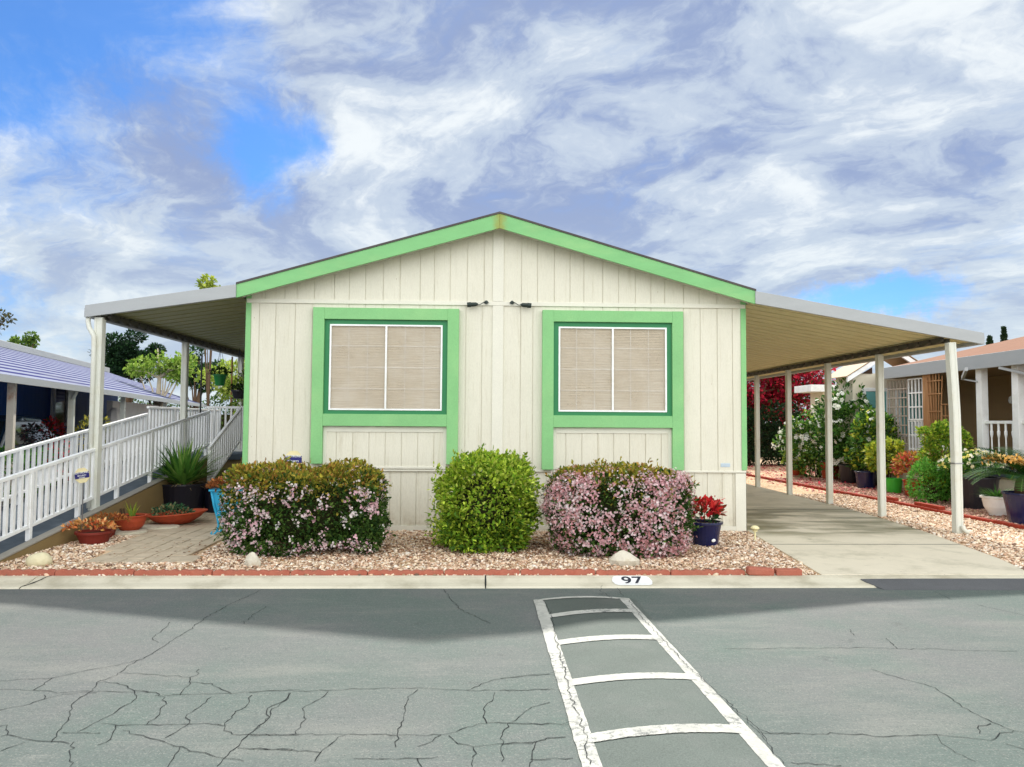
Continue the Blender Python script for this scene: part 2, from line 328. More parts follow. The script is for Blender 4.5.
def stripe_mat():
    m = bpy.data.materials.new('striped_metal_roof'); m.use_nodes = True; nt = m.node_tree; nt.nodes.clear(); g = N(nt)
    p = g.n('ShaderNodeBsdfPrincipled'); o = g.n('ShaderNodeOutputMaterial'); nt.links.new(p.outputs[0], o.inputs[0])
    co = g.n('ShaderNodeTexCoord').outputs['Object']; x, y, z = g.sep(co)
    ph = g.math('FRACT', g.math('MULTIPLY', g.math('ADD', x, g.math('MULTIPLY', g.noise(co, 1.2, 3), .06)), 1/.34))
    k = g.math('MULTIPLY', g.rng(ph, .46, .54), g.rng(ph, 1.0, .94))
    c = g.mix(k, rgb(132, 138, 158), rgb(38, 42, 100))
    c = g.mix(g.rng(g.noise(g.vmath('MULTIPLY', co, (1, .6, 1)), .5, 4), .5, .7, 0, .4), c, rgb(104, 106, 124))
    g.set(p.inputs['Base Color'], c); p.inputs['Roughness'].default_value = .9; p.inputs['Specular IOR Level'].default_value = .1
    return m
stripe_m = stripe_mat()
# ------------------------------------------------------------------ mesh helpers
def root_of(o):
    while o.parent: o = o.parent
    return o
def link_mesh(name, me, mat, parent=None, smooth=False, bevel=0.0):
    o = bpy.data.objects.new(name, me); COL.objects.link(o)
    if mat: me.materials.append(mat)
    if smooth: me.polygons.foreach_set('use_smooth', [True]*len(me.polygons))
    if parent: o.parent = parent
    if bevel:
        b = o.modifiers.new('bevel', 'BEVEL'); b.width = bevel; b.segments = 2; b.limit_method = 'ANGLE'
    return o
class MB:
    def __init__(s): s.v = []; s.f = []
    def add(s, vs, fs):
        k = len(s.v); s.v += [tuple(v) for v in vs]; s.f += [tuple(i+k for i in f) for f in fs]; return s
    def box(s, x0, x1, y0, y1, z0, z1, M=None):
        vs = [(x, y, z) for z in (z0, z1) for y in (y0, y1) for x in (x0, x1)]
        if M is not None: vs = [tuple(M @ Vector(v)) for v in vs]
        return s.add(vs, [(0, 2, 3, 1), (4, 5, 7, 6), (0, 1, 5, 4), (2, 6, 7, 3), (0, 4, 6, 2), (1, 3, 7, 5)])
    def bar(s, a, b, w, h=None, up=(0, 0, 1)):
        h = w if h is None else h
        a = Vector(a); b = Vector(b); d = (b-a).normalized(); u = Vector(up)
        if abs(d.dot(u)) > .98: u = Vector((0, 1, 0))
        r = d.cross(u).normalized(); u = r.cross(d)
        vs = [p+r*sx*w/2+u*sz*h/2 for p in (a, b) for sx, sz in ((-1, -1), (1, -1), (1, 1), (-1, 1))]
        return s.add(vs, [(3, 2, 1, 0), (4, 5, 6, 7), (0, 1, 5, 4), (1, 2, 6, 5), (2, 3, 7, 6), (3, 0, 4, 7)])
    def tube(s, pts, r, n=8, cap=True):
        pts = [Vector(p) for p in pts]; rs = r if isinstance(r, (list, tuple)) else [r]*len(pts)
        k = len(s.v); pr = None
        for i, p in enumerate(pts):
            d = (pts[min(i+1, len(pts)-1)]-pts[max(i-1, 0)])
            d = d.normalized() if d.length > 1e-9 else Vector((0, 0, 1))
            if pr is None:
                pr = d.cross(Vector((0, 0, 1)) if abs(d.z) < .9 else Vector((1, 0, 0))).normalized()
            pr = (pr-d*pr.dot(d)).normalized(); q = d.cross(pr)
            for j in range(n):
                a = 2*math.pi*j/n; s.v.append(tuple(p+(pr*math.cos(a)+q*math.sin(a))*rs[i]))
        for i in range(len(pts)-1):
            for j in range(n):
                s.f.append((k+i*n+j, k+i*n+(j+1) % n, k+(i+1)*n+(j+1) % n, k+(i+1)*n+j))
        if cap:
            s.f.append(tuple(k+j for j in range(n))[::-1]); s.f.append(tuple(k+(len(pts)-1)*n+j for j in range(n)))
        return s
    def lathe(s, prof, c=(0, 0, 0), n=24, sx=1, sy=1):
        k = len(s.v)
        for r, z in prof:
            for j in range(n):
                a = 2*math.pi*j/n; s.v.append((c[0]+r*sx*math.cos(a), c[1]+r*sy*math.sin(a), c[2]+z))
        for i in range(len(prof)-1):
            for j in range(n): s.f.append((k+i*n+j, k+i*n+(j+1) % n, k+(i+1)*n+(j+1) % n, k+(i+1)*n+j))
        return s
    def poly(s, pts): return s.add(pts, [tuple(range(len(pts)))])
    def prism(s, poly, z0, z1):
        n = len(poly); vs = [(x, y, z0) for x, y in poly]+[(x, y, z1) for x, y in poly]
        fs = [tuple(range(n))[::-1], tuple(range(n, 2*n))]+[(i, (i+1) % n, (i+1) % n+n, i+n) for i in range(n)]
        return s.add(vs, fs)
    def extr(s, prof, a, b, axis='y'):
        """profile in the plane across axis, extruded from a to b"""
        n = len(prof)
        mk = (lambda p, t: (p[0], t, p[1])) if axis == 'y' else (lambda p, t: (t, p[0], p[1]))
        vs = [mk(p, a) for p in prof]+[mk(p, b) for p in prof]
        return s.add(vs, [tuple(range(n)), tuple(range(n, 2*n))[::-1]]+[(i, i+n, (i+1) % n+n, (i+1) % n) for i in range(n)])
    def build(s, name, mat, parent=None, smooth=False, bevel=0.0, world=True):
        vs = s.v
        if parent and world:
            L = root_of(parent).location; vs = [(v[0]-L.x, v[1]-L.y, v[2]-L.z) for v in vs]
        me = bpy.data.meshes.new(name); me.from_pydata(vs, [], s.f); me.update()
        bm = bmesh.new(); bm.from_mesh(me); bmesh.ops.recalc_face_normals(bm, faces=bm.faces); bm.to_mesh(me); bm.free()
        return link_mesh(name, me, mat, parent, smooth, bevel)
def tag(o, label=None, cat=None, group=None, kind=None):
    if label: o['label'] = label
    if cat: o['category'] = cat
    if group: o['group'] = group
    if kind: o['kind'] = kind
    return o
def thing(name, label, cat, loc=(0, 0, 0), rz=0.0, group=None):
    o = bpy.data.objects.new(name, None); COL.objects.link(o); o.location = loc; o.rotation_euler = (0, 0, rz)
    o.empty_display_size = .2
    return tag(o, label, cat, group)
def recenter(o):
    """origin of a one-mesh thing at the middle of its base"""
    me = o.data; n = len(me.vertices); a = np.empty(n*3, 'f'); me.vertices.foreach_get('co', a); a = a.reshape(-1, 3)
    c = np.array([(a[:, 0].min()+a[:, 0].max())/2, (a[:, 1].min()+a[:, 1].max())/2, a[:, 2].min()]); a -= c
    me.vertices.foreach_set('co', a.ravel()); o.location = tuple(float(x) for x in c); me.update(); return o
def dup(o, loc=None, rz=None, parent=None):
    c = o.copy(); COL.objects.link(c)
    if parent: c.parent = parent
    if loc is not None: c.location = loc
    if rz is not None: c.rotation_euler = (0, 0, rz)
    for ch in list(o.children): dup(ch, parent=c)
    return c
def npmesh(name, V, F, mat, parent=None, col=None, smooth=False, world=True):
    V = np.asarray(V, 'f').reshape(-1, 3).copy(); F = np.asarray(F, 'i')
    if parent and world: V -= np.array(root_of(parent).location, 'f')
    me = bpy.data.meshes.new(name); me.vertices.add(len(V)); me.vertices.foreach_set('co', V.ravel())
    nf, k = F.shape; me.loops.add(nf*k); me.loops.foreach_set('vertex_index', F.ravel())
    me.polygons.add(nf); me.polygons.foreach_set('loop_start', np.arange(0, nf*k, k, dtype='i'))
    me.update(calc_edges=True)
    if smooth: me.polygons.foreach_set('use_smooth', np.ones(nf, bool))
    if col is not None:
        a = me.color_attributes.new('Col', 'FLOAT_COLOR', 'POINT'); c = np.ones((len(V), 4), 'f'); c[:, :3] = col; a.data.foreach_set('color', c.ravel())
    return link_mesh(name, me, mat, parent)
def nrm(a): return a/np.maximum(np.linalg.norm(a, axis=-1, keepdims=True), 1e-9)
def frames(ax, roll=None):
    """rotation matrices whose local y axis is ax and local z is as upward as possible, rolled"""
    n = len(ax); y = nrm(ax); up = np.tile([0, 0, 1.0], (n, 1))+rng.normal(0, .55 if roll is None else roll, (n, 3))
    x = nrm(np.cross(y, up)); z = np.cross(x, y)
    return np.stack([x, y, z], -1)
def scatter(tv, tf, P, M, Sc, C):
    tv = np.asarray(tv, float); tf = np.asarray(tf); n = len(P); k = len(tv)
    Sc = np.asarray(Sc, float); Sc = Sc[:, None] if Sc.ndim == 1 else Sc
    L = tv[None]*(Sc[:, None, :]); V = np.einsum('nij,nkj->nki', M, L)+np.asarray(P)[:, None]
    F = tf[None]+(np.arange(n)*k)[:, None, None]
    return V.reshape(-1, 3), F.reshape(-1, tf.shape[1]), np.repeat(C, k, 0)
LEAFV = [(0, 0, 0), (.26, .38, .09), (0, 1, -.03), (-.26, .38, .09), (.17, .75, .05), (-.17, .75, .05), (0, .5, -.01)]
LEAFF = [(0, 1, 6, 3), (1, 4, 2, 6), (6, 2, 5, 3)]
FLV, FLF = [], []
for _i in range(5):
    _a = 2*math.pi*_i/5; k = len(FLV)
    ca, sa = math.cos(_a), math.sin(_a)
    for (u, v, w) in ((.04, 0, 0), (.3, .2, .08), (.5, 0, .10), (.3, -.2, .08)): FLV.append((u*ca-v*sa, w, u*sa+v*ca))
    FLF.append((k, k+1, k+2, k+3))
def pick(cols, n, jit=.12):
    c = np.array(cols)[rng.integers(0, len(cols), n)]; return np.clip(c*(1+rng.normal(0, jit, (n, 1))), 0.003, 1)
def lumps(P, k=5, amp=.05, f=4.0, seed=0):
    r = np.random.default_rng(seed); o = np.zeros(len(P))
    for _ in range(k):
        w = r.normal(0, f, 3); o += np.sin(P@w+r.uniform(0, 6.28))
    return amp*o/k*2
def superell(n, c, h, p=4.0, amp=.05, seed=0, zmin=-.85, deep=.07):
    q = rng.uniform(-1, 1, (int(n*1.3), 3)); ax = rng.integers(0, 3, len(q)); q[np.arange(len(q)), ax] = np.sign(q[np.arange(len(q)), ax])
    h = np.array(h); w = np.array([h[1]*h[2], h[0]*h[2], h[0]*h[1]]); keep = rng.uniform(0, w.max(), len(q)) < w[ax]; 
    q = q[keep]
    while len(q) < n:
        q = np.concatenate([q, q+rng.normal(0, .01, q.shape)])
    q = q[:n]; l = (np.abs(q)**p).sum(1)**(1/p); s = q/l[:, None]
    Nn = nrm(np.sign(s)*np.abs(s)**(p-1)/h); Pn = s*h
    Pn += Nn*(lumps(Pn, 6, amp, 5.5, seed)[:, None]); Pn -= Nn*rng.exponential(deep, (n, 1)).clip(0, deep*4)
    k = s[:, 2] > zmin
    return (Pn+np.array(c))[k], Nn[k]
def leaves(name, P, Nn, size, cols, parent, spread=.8, mat=None, up=.25, jit=.16, colf=None):
    n = len(P); ax = nrm(Nn+rng.normal(0, spread, (n, 3))+np.array([0, 0, up]))
    C = pick(cols, n, jit) if colf is None else colf(P, n)
    sz = size*rng.uniform(.5, 1.4, n)
    return npmesh(name, *scatter(LEAFV, LEAFF, P, frames(ax), sz, C)[:2], mat or LEAF, parent, np.repeat(C, len(LEAFV), 0))
def flowers(name, P, Nn, size, cols, parent, cl=7, spread=.035, jit=.1):
    n = len(P); P = np.repeat(P, cl, 0)+rng.normal(0, spread, (n*cl, 3)); Nn = np.repeat(Nn, cl, 0)
    ax = nrm(Nn+rng.normal(0, .5, Nn.shape)); C = np.repeat(pick(cols, n, .06), cl, 0)*(1+rng.normal(0, jit, (n*cl, 1))); C = np.clip(C, 0, .95)
    V, F, c = scatter(FLV, FLF, P, frames(ax), size*rng.uniform(.7, 1.25, len(P)), C)
    return npmesh(name, V, F, PETAL, parent, c)
def siding(mb, x0, x1, z0, ztop, y, grooves, w=.013, d=.011):
    gs = sorted(q for q in grooves if x0+.03 < q < x1-.03); a = x0
    for q in gs+[None]:
        b = x1 if q is None else q-w/2
        br = sorted({a, b}|({ .205 } if a < .205 < b else set()))
        for i in range(len(br)-1):
            mb.poly([(br[i], y, z0), (br[i+1], y, z0), (br[i+1], y, ztop(br[i+1])), (br[i], y, ztop(br[i]))])
        if q is None: break
        c = q+w/2
        mb.poly([(b, y, z0), (b, y+d, z0), (b, y+d, ztop(b)), (b, y, ztop(b))])
        mb.poly([(b, y+d, z0), (c, y+d, z0), (c, y+d, ztop(c)), (b, y+d, ztop(b))])
        mb.poly([(c, y+d, z0), (c, y, z0), (c, y, ztop(c)), (c, y+d, ztop(c))])
        a = c
def textmesh(name, s, size, mat, parent, M, sx=1.0, th=.001):
    cu = bpy.data.curves.new(name, 'FONT'); cu.body = s; cu.size = size; cu.align_x = 'CENTER'; cu.align_y = 'CENTER'; cu.offset = size*.012; cu.extrude = th
    t = bpy.data.objects.new(name+'_t', cu); COL.objects.link(t)
    dg = bpy.context.evaluated_depsgraph_get(); me = bpy.data.meshes.new_from_object(t.evaluated_get(dg)); bpy.data.objects.remove(t)
    me.transform(M @ Matrix.Diagonal((sx, 1, 1, 1)))
    if parent: L = root_of(parent).location; me.transform(Matrix.Translation(-L))
    me.materials.clear(); return link_mesh(name, me, mat, parent)
def struct(o, label=None): return tag(o, label, kind='structure')
RZ = -.056
# ------------------------------------------------------------------ ground, road, kerb, driveway
struct(MB().poly([(-300, -120, -.16), (300, -120, -.16), (300, 400, -.16), (-300, 400, -.16)]).build('ground', earth_m))
struct(MB().box(-60, 60, -12, 7.60, RZ-.1, RZ).build('road', road_m))
lot = MB(); lot.poly([(-60, 7.86, 0), (60, 7.86, 0), (60, 70, 0), (-60, 70, 0)])
struct(lot.build('gravel_bed', gravel_m))
kprof = [(7.56, -.15), (7.60, -.052), (7.625, -.040), (7.66, -.037), (7.74, -.030), (7.82, -.012), (7.88, .004), (7.93, .006), (7.93, -.15)]
kb = MB(); xs = [-60, -20, -9.9, -4.47, .03, 9.9, 20, 60]
for a, b in zip(xs[:-1], xs[1:]): kb.extr(kprof, a+.006, b-.006, 'x')
kerb = struct(kb.build('kerb', conc_m))
dr = [(3.9, 28), (3.9, 11.3), (3.9, 11.15), (3.55, 7.935), (5.8, 7.935), (5.95, 8.3), (6.1, 8.83), (6.31, 9.93), (6.5, 10.92), (6.71, 12.64), (6.8, 13.96), (6.87, 16.41), (6.9, 20), (6.9, 28)]
struct(MB().prism(dr, -.05, .012).build('driveway', drive_m))
jm = MB(); jm.box(3.76, 6.30, 9.895, 9.912, .0125, .0145); jm.box(3.93, 6.85, 13.9, 13.915, .0125, .0145)
struct(jm.build('driveway_joint', crack_m))
kj = MB()
for x, sl in ((-4.47, .12), (.03, 0)):
    kj.add([(x-.008, 7.61, -.044), (x+.008, 7.61, -.044), (x+.008+sl, 7.93, .0075), (x-.008+sl, 7.93, .0075)], [(0, 1, 2, 3)])
kj.build('kerb_joint', crack_m, kerb, world=False)
kj = MB()
for x, sl in ((-4.47, .12), (.03, 0)):
    q = [(7.63, -.036), (7.66, -.034), (7.74, -.027), (7.82, -.009), (7.88, .0065), (7.925, .0085)]
    for (y0, z0), (y1, z1) in zip(q[:-1], q[1:]):
        f0, f1 = (y0-7.61)/.32*sl, (y1-7.61)/.32*sl
        kj.add([(x-.007+f0, y0, z0), (x+.007+f0, y0, z0), (x+.007+f1, y1, z1), (x-.007+f1, y1, z1)], [(0, 1, 2, 3)])
kj.build('kerb_joint', crack_m, kerb, world=False)
# black asphalt patch feathering up to the driveway
ap = MB(); P0 = [(3.90, 7.80, -.008), (3.99, 7.50, RZ+.004), (9.5, 7.42, RZ+.004), (9.5, 7.80, -.004), (4.3, 7.80, -.004)]
ap.add(P0+[(x, y, -.12) for x, y, z in P0], [(0, 1, 2, 3, 4), (0, 5, 6, 1), (1, 6, 7, 2), (2, 7, 8, 3), (3, 8, 9, 4), (4, 9, 5, 0)])
struct(ap.build('asphalt_ramp_patch', blackasph_m))
# speed hump bay: slightly crowned rough patch with worn lines
def hz(x): return RZ+.004+.030*max(0.0, math.sin(math.pi*min(1, max(0, (x-.52)/.90))))**.8
HX = [.52+.90*i/72 for i in range(73)]
hp = MB(); k = len(HX)
hp.add([(x, y, hz(x)) for y in (1.5, 7.09) for x in HX]+[(x, 7.12, RZ-.01) for x in HX], [(i, i+1, k+i+1, k+i) for i in range(k-1)]+[(k+i, k+i+1, 2*k+i+1, 2*k+i) for i in range(k-1)])
struct(hp.build('road_hump', patch_m, smooth=True))
mk = MB()
def ribbon(pts, w, dz=.0025, wob=.003):
    vs = []; n = len(pts)
    for i, (x, y) in enumerate(pts):
        a = Vector(pts[max(i-1, 0)]); b = Vector(pts[min(i+1, n-1)]); d = (b-a).normalized(); q = Vector((-d.y, d.x))
        for s in (-1, 1):
            o = q*(s*(w/2+rnd.uniform(-wob, wob))); xx, yy = x+o.x, y+o.y
            vs.append((xx, yy, max(hz(xx), RZ+.004)+dz))
    mk.add(vs, [(2*i, 2*i+1, 2*i+3, 2*i+2) for i in range(n-1)])
def seg(a, b, n=60): return [(a[0]+(b[0]-a[0])*i/n, a[1]+(b[1]-a[1])*i/n) for i in range(n+1)]
ribbon(seg((.517, 7.09), (.535, 1.4), 90), .095); ribbon(seg((1.31, 7.09), (1.47, 1.4), 90), .092)
for (ya, yb, w) in ((7.07, 7.06, .06), (6.46, 6.62, .11), (5.69, 5.80, .12), (4.83, 4.92, .115), (3.99, 4.09, .11), (3.2, 3.25, .13), (2.4, 2.45, .13)):
    ribbon(seg((.545, ya), (1.36, yb), 48), w, .0045)
struct(mk.build('road_marking', mark_m))
CRACKS=[[(-2.14,7.53),(-2.19,7.23),(-2.25,7.0),(-2.3,6.49),(-2.29,6.09),(-2.31,5.63),(-2.32,5.39),(-2.43,5.26),(-2.58,5.16),(-2.72,5.01),(-2.92,4.99),(-3.01,4.96)],[(-2.53,6.35),(-2.5,6.22),(-2.48,5.95),(-2.45,5.85),(-2.38,5.78)],[(-2.32,5.39),(-2.36,5.27),(-2.34,5.06),(-2.4,4.92),(-2.35,4.78),(-2.36,4.58),(-2.25,4.32),(-2.18,4.03)],[(-2.72,5.01),(-2.71,4.85),(-2.71,4.79),(-2.92,4.81)],[(-2.71,4.79),(-2.5,4.75),(-2.38,4.77),(-2.13,4.75),(-1.96,4.74)],[(-2.34,5.1),(-2.12,5.07),(-1.86,5.01),(-1.83,4.92),(-1.68,4.89),(-1.5,4.71)],[(-1.86,5.17),(-1.83,5.05),(-1.86,5.01)],[(-1.83,4.92),(-1.8,4.7)],[(-2.4,4.92),(-2.27,4.91),(-2.1,4.77),(-1.96,4.74),(-1.84,4.59),(-1.79,4.39),(-1.8,4.25)],[(-2.1,4.77),(-2.03,4.64),(-2.05,4.44),(-2.08,4.3),(-2.12,4.16)],[(-2.71,4.47),(-2.63,4.53),(-2.56,4.64),(-2.49,4.72),(-2.31,4.74)],[(-2.56,4.64),(-2.6,4.71)],[(-1.94,4.68),(-1.79,4.7),(-1.66,4.71),(-1.5,4.71),(-1.32,4.75),(-1.11,4.77)],[(-1.6,4.66),(-1.61,4.5),(-1.64,4.39),(-1.58,4.27),(-1.6,4.15),(-1.63,4.07)],[(-1.37,4.68),(-1.35,4.54),(-1.38,4.4),(-1.39,4.26),(-1.36,4.16),(-1.3,4.11),(-0.95,4.09)],[(-2.05,4.27),(-1.95,4.24),(-1.77,4.25),(-1.59,4.25),(-1.49,4.26),(-1.38,4.22)],[(-1.16,4.72),(-1.14,4.62),(-1.19,4.42),(-1.17,4.34),(-1.2,4.18),(-1.22,3.97),(-1.24,3.86),(-1.25,3.74)],[(-2.57,4.24),(-2.54,4.26),(-2.46,4.13),(-2.48,4.11)],[(-2.46,4.13),(-2.27,4.05),(-2.19,4.04),(-2.08,4.01)],[(-2.37,3.93),(-2.33,4.0),(-2.31,4.03)],[(-1.96,4.24),(-1.93,4.15),(-1.9,4.06),(-1.93,3.99)],[(-2.19,4.15),(-1.99,4.14)],[(-1.89,4.17),(-1.66,4.05),(-1.47,3.94),(-1.29,3.84),(-1.14,3.79)],[(-1.51,3.96),(-1.49,3.83),(-1.48,3.74)],[(-1.22,3.94),(-0.94,3.91)],[(-2.07,4.03),(-1.94,3.75)],[(-1.91,6.89),(-1.93,6.63),(-1.92,6.3)],[(-1.4,4.73),(-1.28,4.76),(-0.94,4.75),(-0.7,4.78),(-0.51,4.79),(-0.27,4.77),(-0.09,4.74),(0.2,4.73),(0.42,4.74)],[(-0.09,4.74),(-0.0,4.86),(0.11,4.94),(0.26,4.99),(0.44,5.03)],[(-1.15,4.72),(-1.15,4.65),(-1.22,4.47),(-1.2,4.38),(-1.17,4.34),(-1.2,4.16)],[(-0.93,4.74),(-0.95,4.62),(-1.02,4.46),(-0.98,4.33),(-0.97,4.11)],[(-0.39,4.76),(-0.44,4.64),(-0.43,4.41),(-0.43,4.2),(-0.44,4.08),(-0.43,3.94)],[(-1.2,4.09),(-0.93,4.1),(-0.67,4.1),(-0.43,4.08),(-0.21,4.08),(-0.11,4.15),(0.02,4.23),(0.14,4.23),(0.37,4.21)],[(0.08,4.7),(0.07,4.6),(0.01,4.44),(0.02,4.29),(0.03,4.23)],[(0.4,4.53),(0.29,4.46),(0.19,4.27),(0.14,4.22),(0.11,4.07),(0.1,3.93),(0.1,3.76)],[(-0.21,4.08),(-0.28,3.97),(-0.32,3.94)],[(-0.17,4.07),(-0.12,3.97),(-0.04,3.93),(0.05,3.95),(0.12,3.96),(0.28,3.98),(0.36,4.03)],[(-0.04,3.93),(-0.04,3.71)],[(0.28,3.98),(0.25,3.82),(0.23,3.7)],[(-0.71,4.09),(-0.79,3.91),(-0.8,3.78)],[(-1.15,3.93),(-0.95,3.92),(-0.79,3.88)],[(-0.38,7.55),(-0.31,7.21),(-0.19,6.76),(-0.06,6.51),(0.07,6.28)],[(-0.62,3.81),(-0.48,3.8),(-0.21,3.82)],[(0.24,3.78),(0.34,3.78)],[(-0.31,3.8),(-0.28,3.71)],[(1.19,7.58),(1.12,7.32),(1.19,7.08)],[(1.32,7.51),(1.31,7.14)],[(0.12,4.95),(0.31,5.02),(0.53,5.03)],[(0.11,4.73),(0.45,4.75)],[(0.1,4.22),(0.29,4.22),(0.52,4.21)],[(0.1,3.96),(0.26,3.96),(0.34,4.03),(0.44,4.04)],[(0.29,3.78),(0.45,3.79)],[(0.56,7.03),(0.58,6.55),(0.56,6.01),(0.55,5.55),(0.54,4.98),(0.53,4.62),(0.54,4.34),(0.54,3.95),(0.52,3.85),(0.52,3.7)],[(1.34,7.02),(1.33,6.45),(1.35,5.84),(1.37,5.44),(1.38,5.09),(1.41,4.83),(1.44,4.48),(1.47,4.2),(1.48,4.06),(1.46,3.9),(1.45,3.68)],[(1.48,4.1),(1.53,4.06),(1.69,4.06)],[(1.76,5.57),(2.09,5.57),(2.53,5.58),(2.85,5.58),(3.06,5.55),(3.28,5.55),(3.57,5.49),(3.89,5.48)],[(2.94,6.07),(2.89,5.9)],[(3.1,5.82),(3.07,5.66),(3.04,5.55)],[(2.61,5.1),(2.66,4.98),(2.75,4.86),(2.83,4.74),(2.82,4.58),(2.8,4.34),(2.82,4.19),(2.86,4.07),(2.72,4.0),(2.65,3.95),(2.6,3.97),(2.41,4.03),(2.27,4.02),(2.14,4.01),(1.9,4.05),(1.6,4.06),(1.49,4.08)],[(2.41,4.03),(2.37,3.92),(2.37,3.81),(2.41,3.71)],[(2.86,4.07),(2.9,4.05)],[(4.52,6.88),(4.59,6.72),(4.68,6.49)],[(4.45,7.42),(4.41,7.08)],[(1.5,3.72),(1.73,3.68)],[(2.7,3.91),(2.75,3.84)],[(2.8,4.17),(2.71,4.14),(2.65,4.04)]]
ck = MB()
def crack(pl, w, z=RZ+.003):
    pts = []
    for (x0, y0), (x1, y1) in zip(pl[:-1], pl[1:]):
        L = math.hypot(x1-x0, y1-y0); n = max(1, int(L/.035))
        for i in range(n):
            t = i/n; j = .007 if 0 < i else 0
            pts.append((x0+(x1-x0)*t+rnd.gauss(0, j), y0+(y1-y0)*t+rnd.gauss(0, j)))
    pts.append(pl[-1]); n = len(pts); vs = []
    for i, (x, y) in enumerate(pts):
        a = Vector(pts[max(i-1, 0)]); b = Vector(pts[min(i+1, n-1)]); d = (b-a).normalized(); q = Vector((-d.y, d.x))
        h = w*rnd.choice((.5, .6, .8, 1.0, 1.25))/2
        zz = max(hz(x)+.009 if .46 < x < 1.5 else z, z)
        vs += [(x+q.x*h, y+q.y*h, zz), (x-q.x*h, y-q.y*h, zz)]
    ck.add(vs, [(2*i, 2*i+1, 2*i+3, 2*i+2) for i in range(n-1)])
for pl in CRACKS: crack(pl, .0048)
struct(ck.build('asphalt_crack', crack_m))
# kerb number
T = math.atan2(.030, .10)
pq = MB(); pts = []
hw, hh = .195, .062
cy_, cz_ = 7.765, -.020
def onk(u, v):   # follows the kerb slope
    y = cy_+v
    q = [(7.60, -.044), (7.625, -.040), (7.66, -.037), (7.74, -.030), (7.82, -.012), (7.88, .004), (7.93, .006)]
    for (a, za), (b, zb) in zip(q[:-1], q[1:]):
        if a <= y <= b: return za+(zb-za)*(y-a)/(b-a)
    return q[-1][1] if y > 7.93 else q[0][1]
U = 26; vs = []; rows = 10
for i in range(U+1):
    u = -1+2*i/U
    hv = math.sqrt(max(0.0, 1-max(0, (abs(u)-.68)/.32)**2))*.125
    for j in range(rows+1):
        v = -hv+2*hv*j/rows; vs.append((1.52+u*.205, cy_+v, onk(0, v)+.004))
pq.add(vs, [(i*(rows+1)+j, (i+1)*(rows+1)+j, (i+1)*(rows+1)+j+1, i*(rows+1)+j+1) for i in range(U) for j in range(rows)])
plq = pq.build('house_number_patch', plaq_m, kerb, world=False)
num = textmesh('digits', "97", .235, ink_m, None, Matrix.Translation((1.52, cy_+.005, 0)), 1.0, 0)
bm = bmesh.new(); bm.from_mesh(num.data)
bmesh.ops.subdivide_edges(bm, edges=[e for e in bm.edges if e.calc_length() > .03], cuts=3)
bmesh.ops.triangulate(bm, faces=bm.faces)
for v in bm.verts:
    v.co.x = 1.52+(v.co.x-1.52)*.92; v.co.z = onk(0, v.co.y-cy_)+.0075
bm.to_mesh(num.data); bm.free(); num.parent = plq
# pavers
pt = [(-4.38, 8.6), (-3.28, 8.6), (-3.42, 10.5), (-3.55, 13.3), (-4.95, 13.3), (-5.02, 11.87), (-4.75, 10.74), (-4.58, 9.66)]
def inside(x, y, pg):
    c = False; n = len(pg)
    for i in range(n):
        (x0, y0), (x1, y1) = pg[i], pg[i-1]
        if (y0 > y) != (y1 > y) and x < (x1-x0)*(y-y0)/(y1-y0)+x0: c = not c
    return c
pv = MB(); pw, pl_ = .20, .20
th = R(2); 
for i in range(-6, 12):
    for j in range(0, 26):
        x = -4.9+i*pw+(j*.0); y = 8.6+j*pl_+.1
        x2 = x+.02*(y-8.6)*-1
        if inside(x2, y, pt):
            dz = rnd.uniform(-.004, .004); g_ = .004+(.004 if i % 2 else 0)
            pv.box(x2-pw/2+g_, x2+pw/2-g_, y-pl_/2+.003, y+pl_/2-.003, -.02, .022+dz)
struct(pv.build('paver_path', paver_m, bevel=.004))
# neighbour's dark drive and low verge on the left
struct(MB().poly([(-14, 8.2, .006), (-5.42, 8.2, .006), (-5.42, 40, .006), (-20, 40, .006)]).build('side_driveway', deck_m))
# ------------------------------------------------------------------ pebbles (nobody could count them)
t = (1+5**.5)/2
ico_v = nrm(np.array([(-1, t, 0), (1, t, 0), (-1, -t, 0), (1, -t, 0), (0, -1, t), (0, 1, t), (0, -1, -t), (0, 1, -t), (t, 0, -1), (t, 0, 1), (-t, 0, -1), (-t, 0, 1)], float))
ico_f = [(0, 11, 5), (0, 5, 1), (0, 1, 7), (0, 7, 10), (0, 10, 11), (1, 5, 9), (5, 11, 4), (11, 10, 2), (10, 7, 6), (7, 1, 8), (3, 9, 4), (3, 4, 2), (3, 2, 6), (3, 6, 8), (3, 8, 9), (4, 9, 5), (2, 4, 11), (6, 2, 10), (8, 6, 7), (9, 8, 1)]
octa_v = np.array([(1, 0, 0), (0, 1, 0), (-1, 0, 0), (0, -1, 0), (0, 0, 1), (0, 0, -1)], float); octa_v[:4] *= [1.0, .9, 1]
octa_f = [(0, 1, 4), (1, 2, 4), (2, 3, 4), (3, 0, 4), (1, 0, 5), (2, 1, 5), (3, 2, 5), (0, 3, 5)]
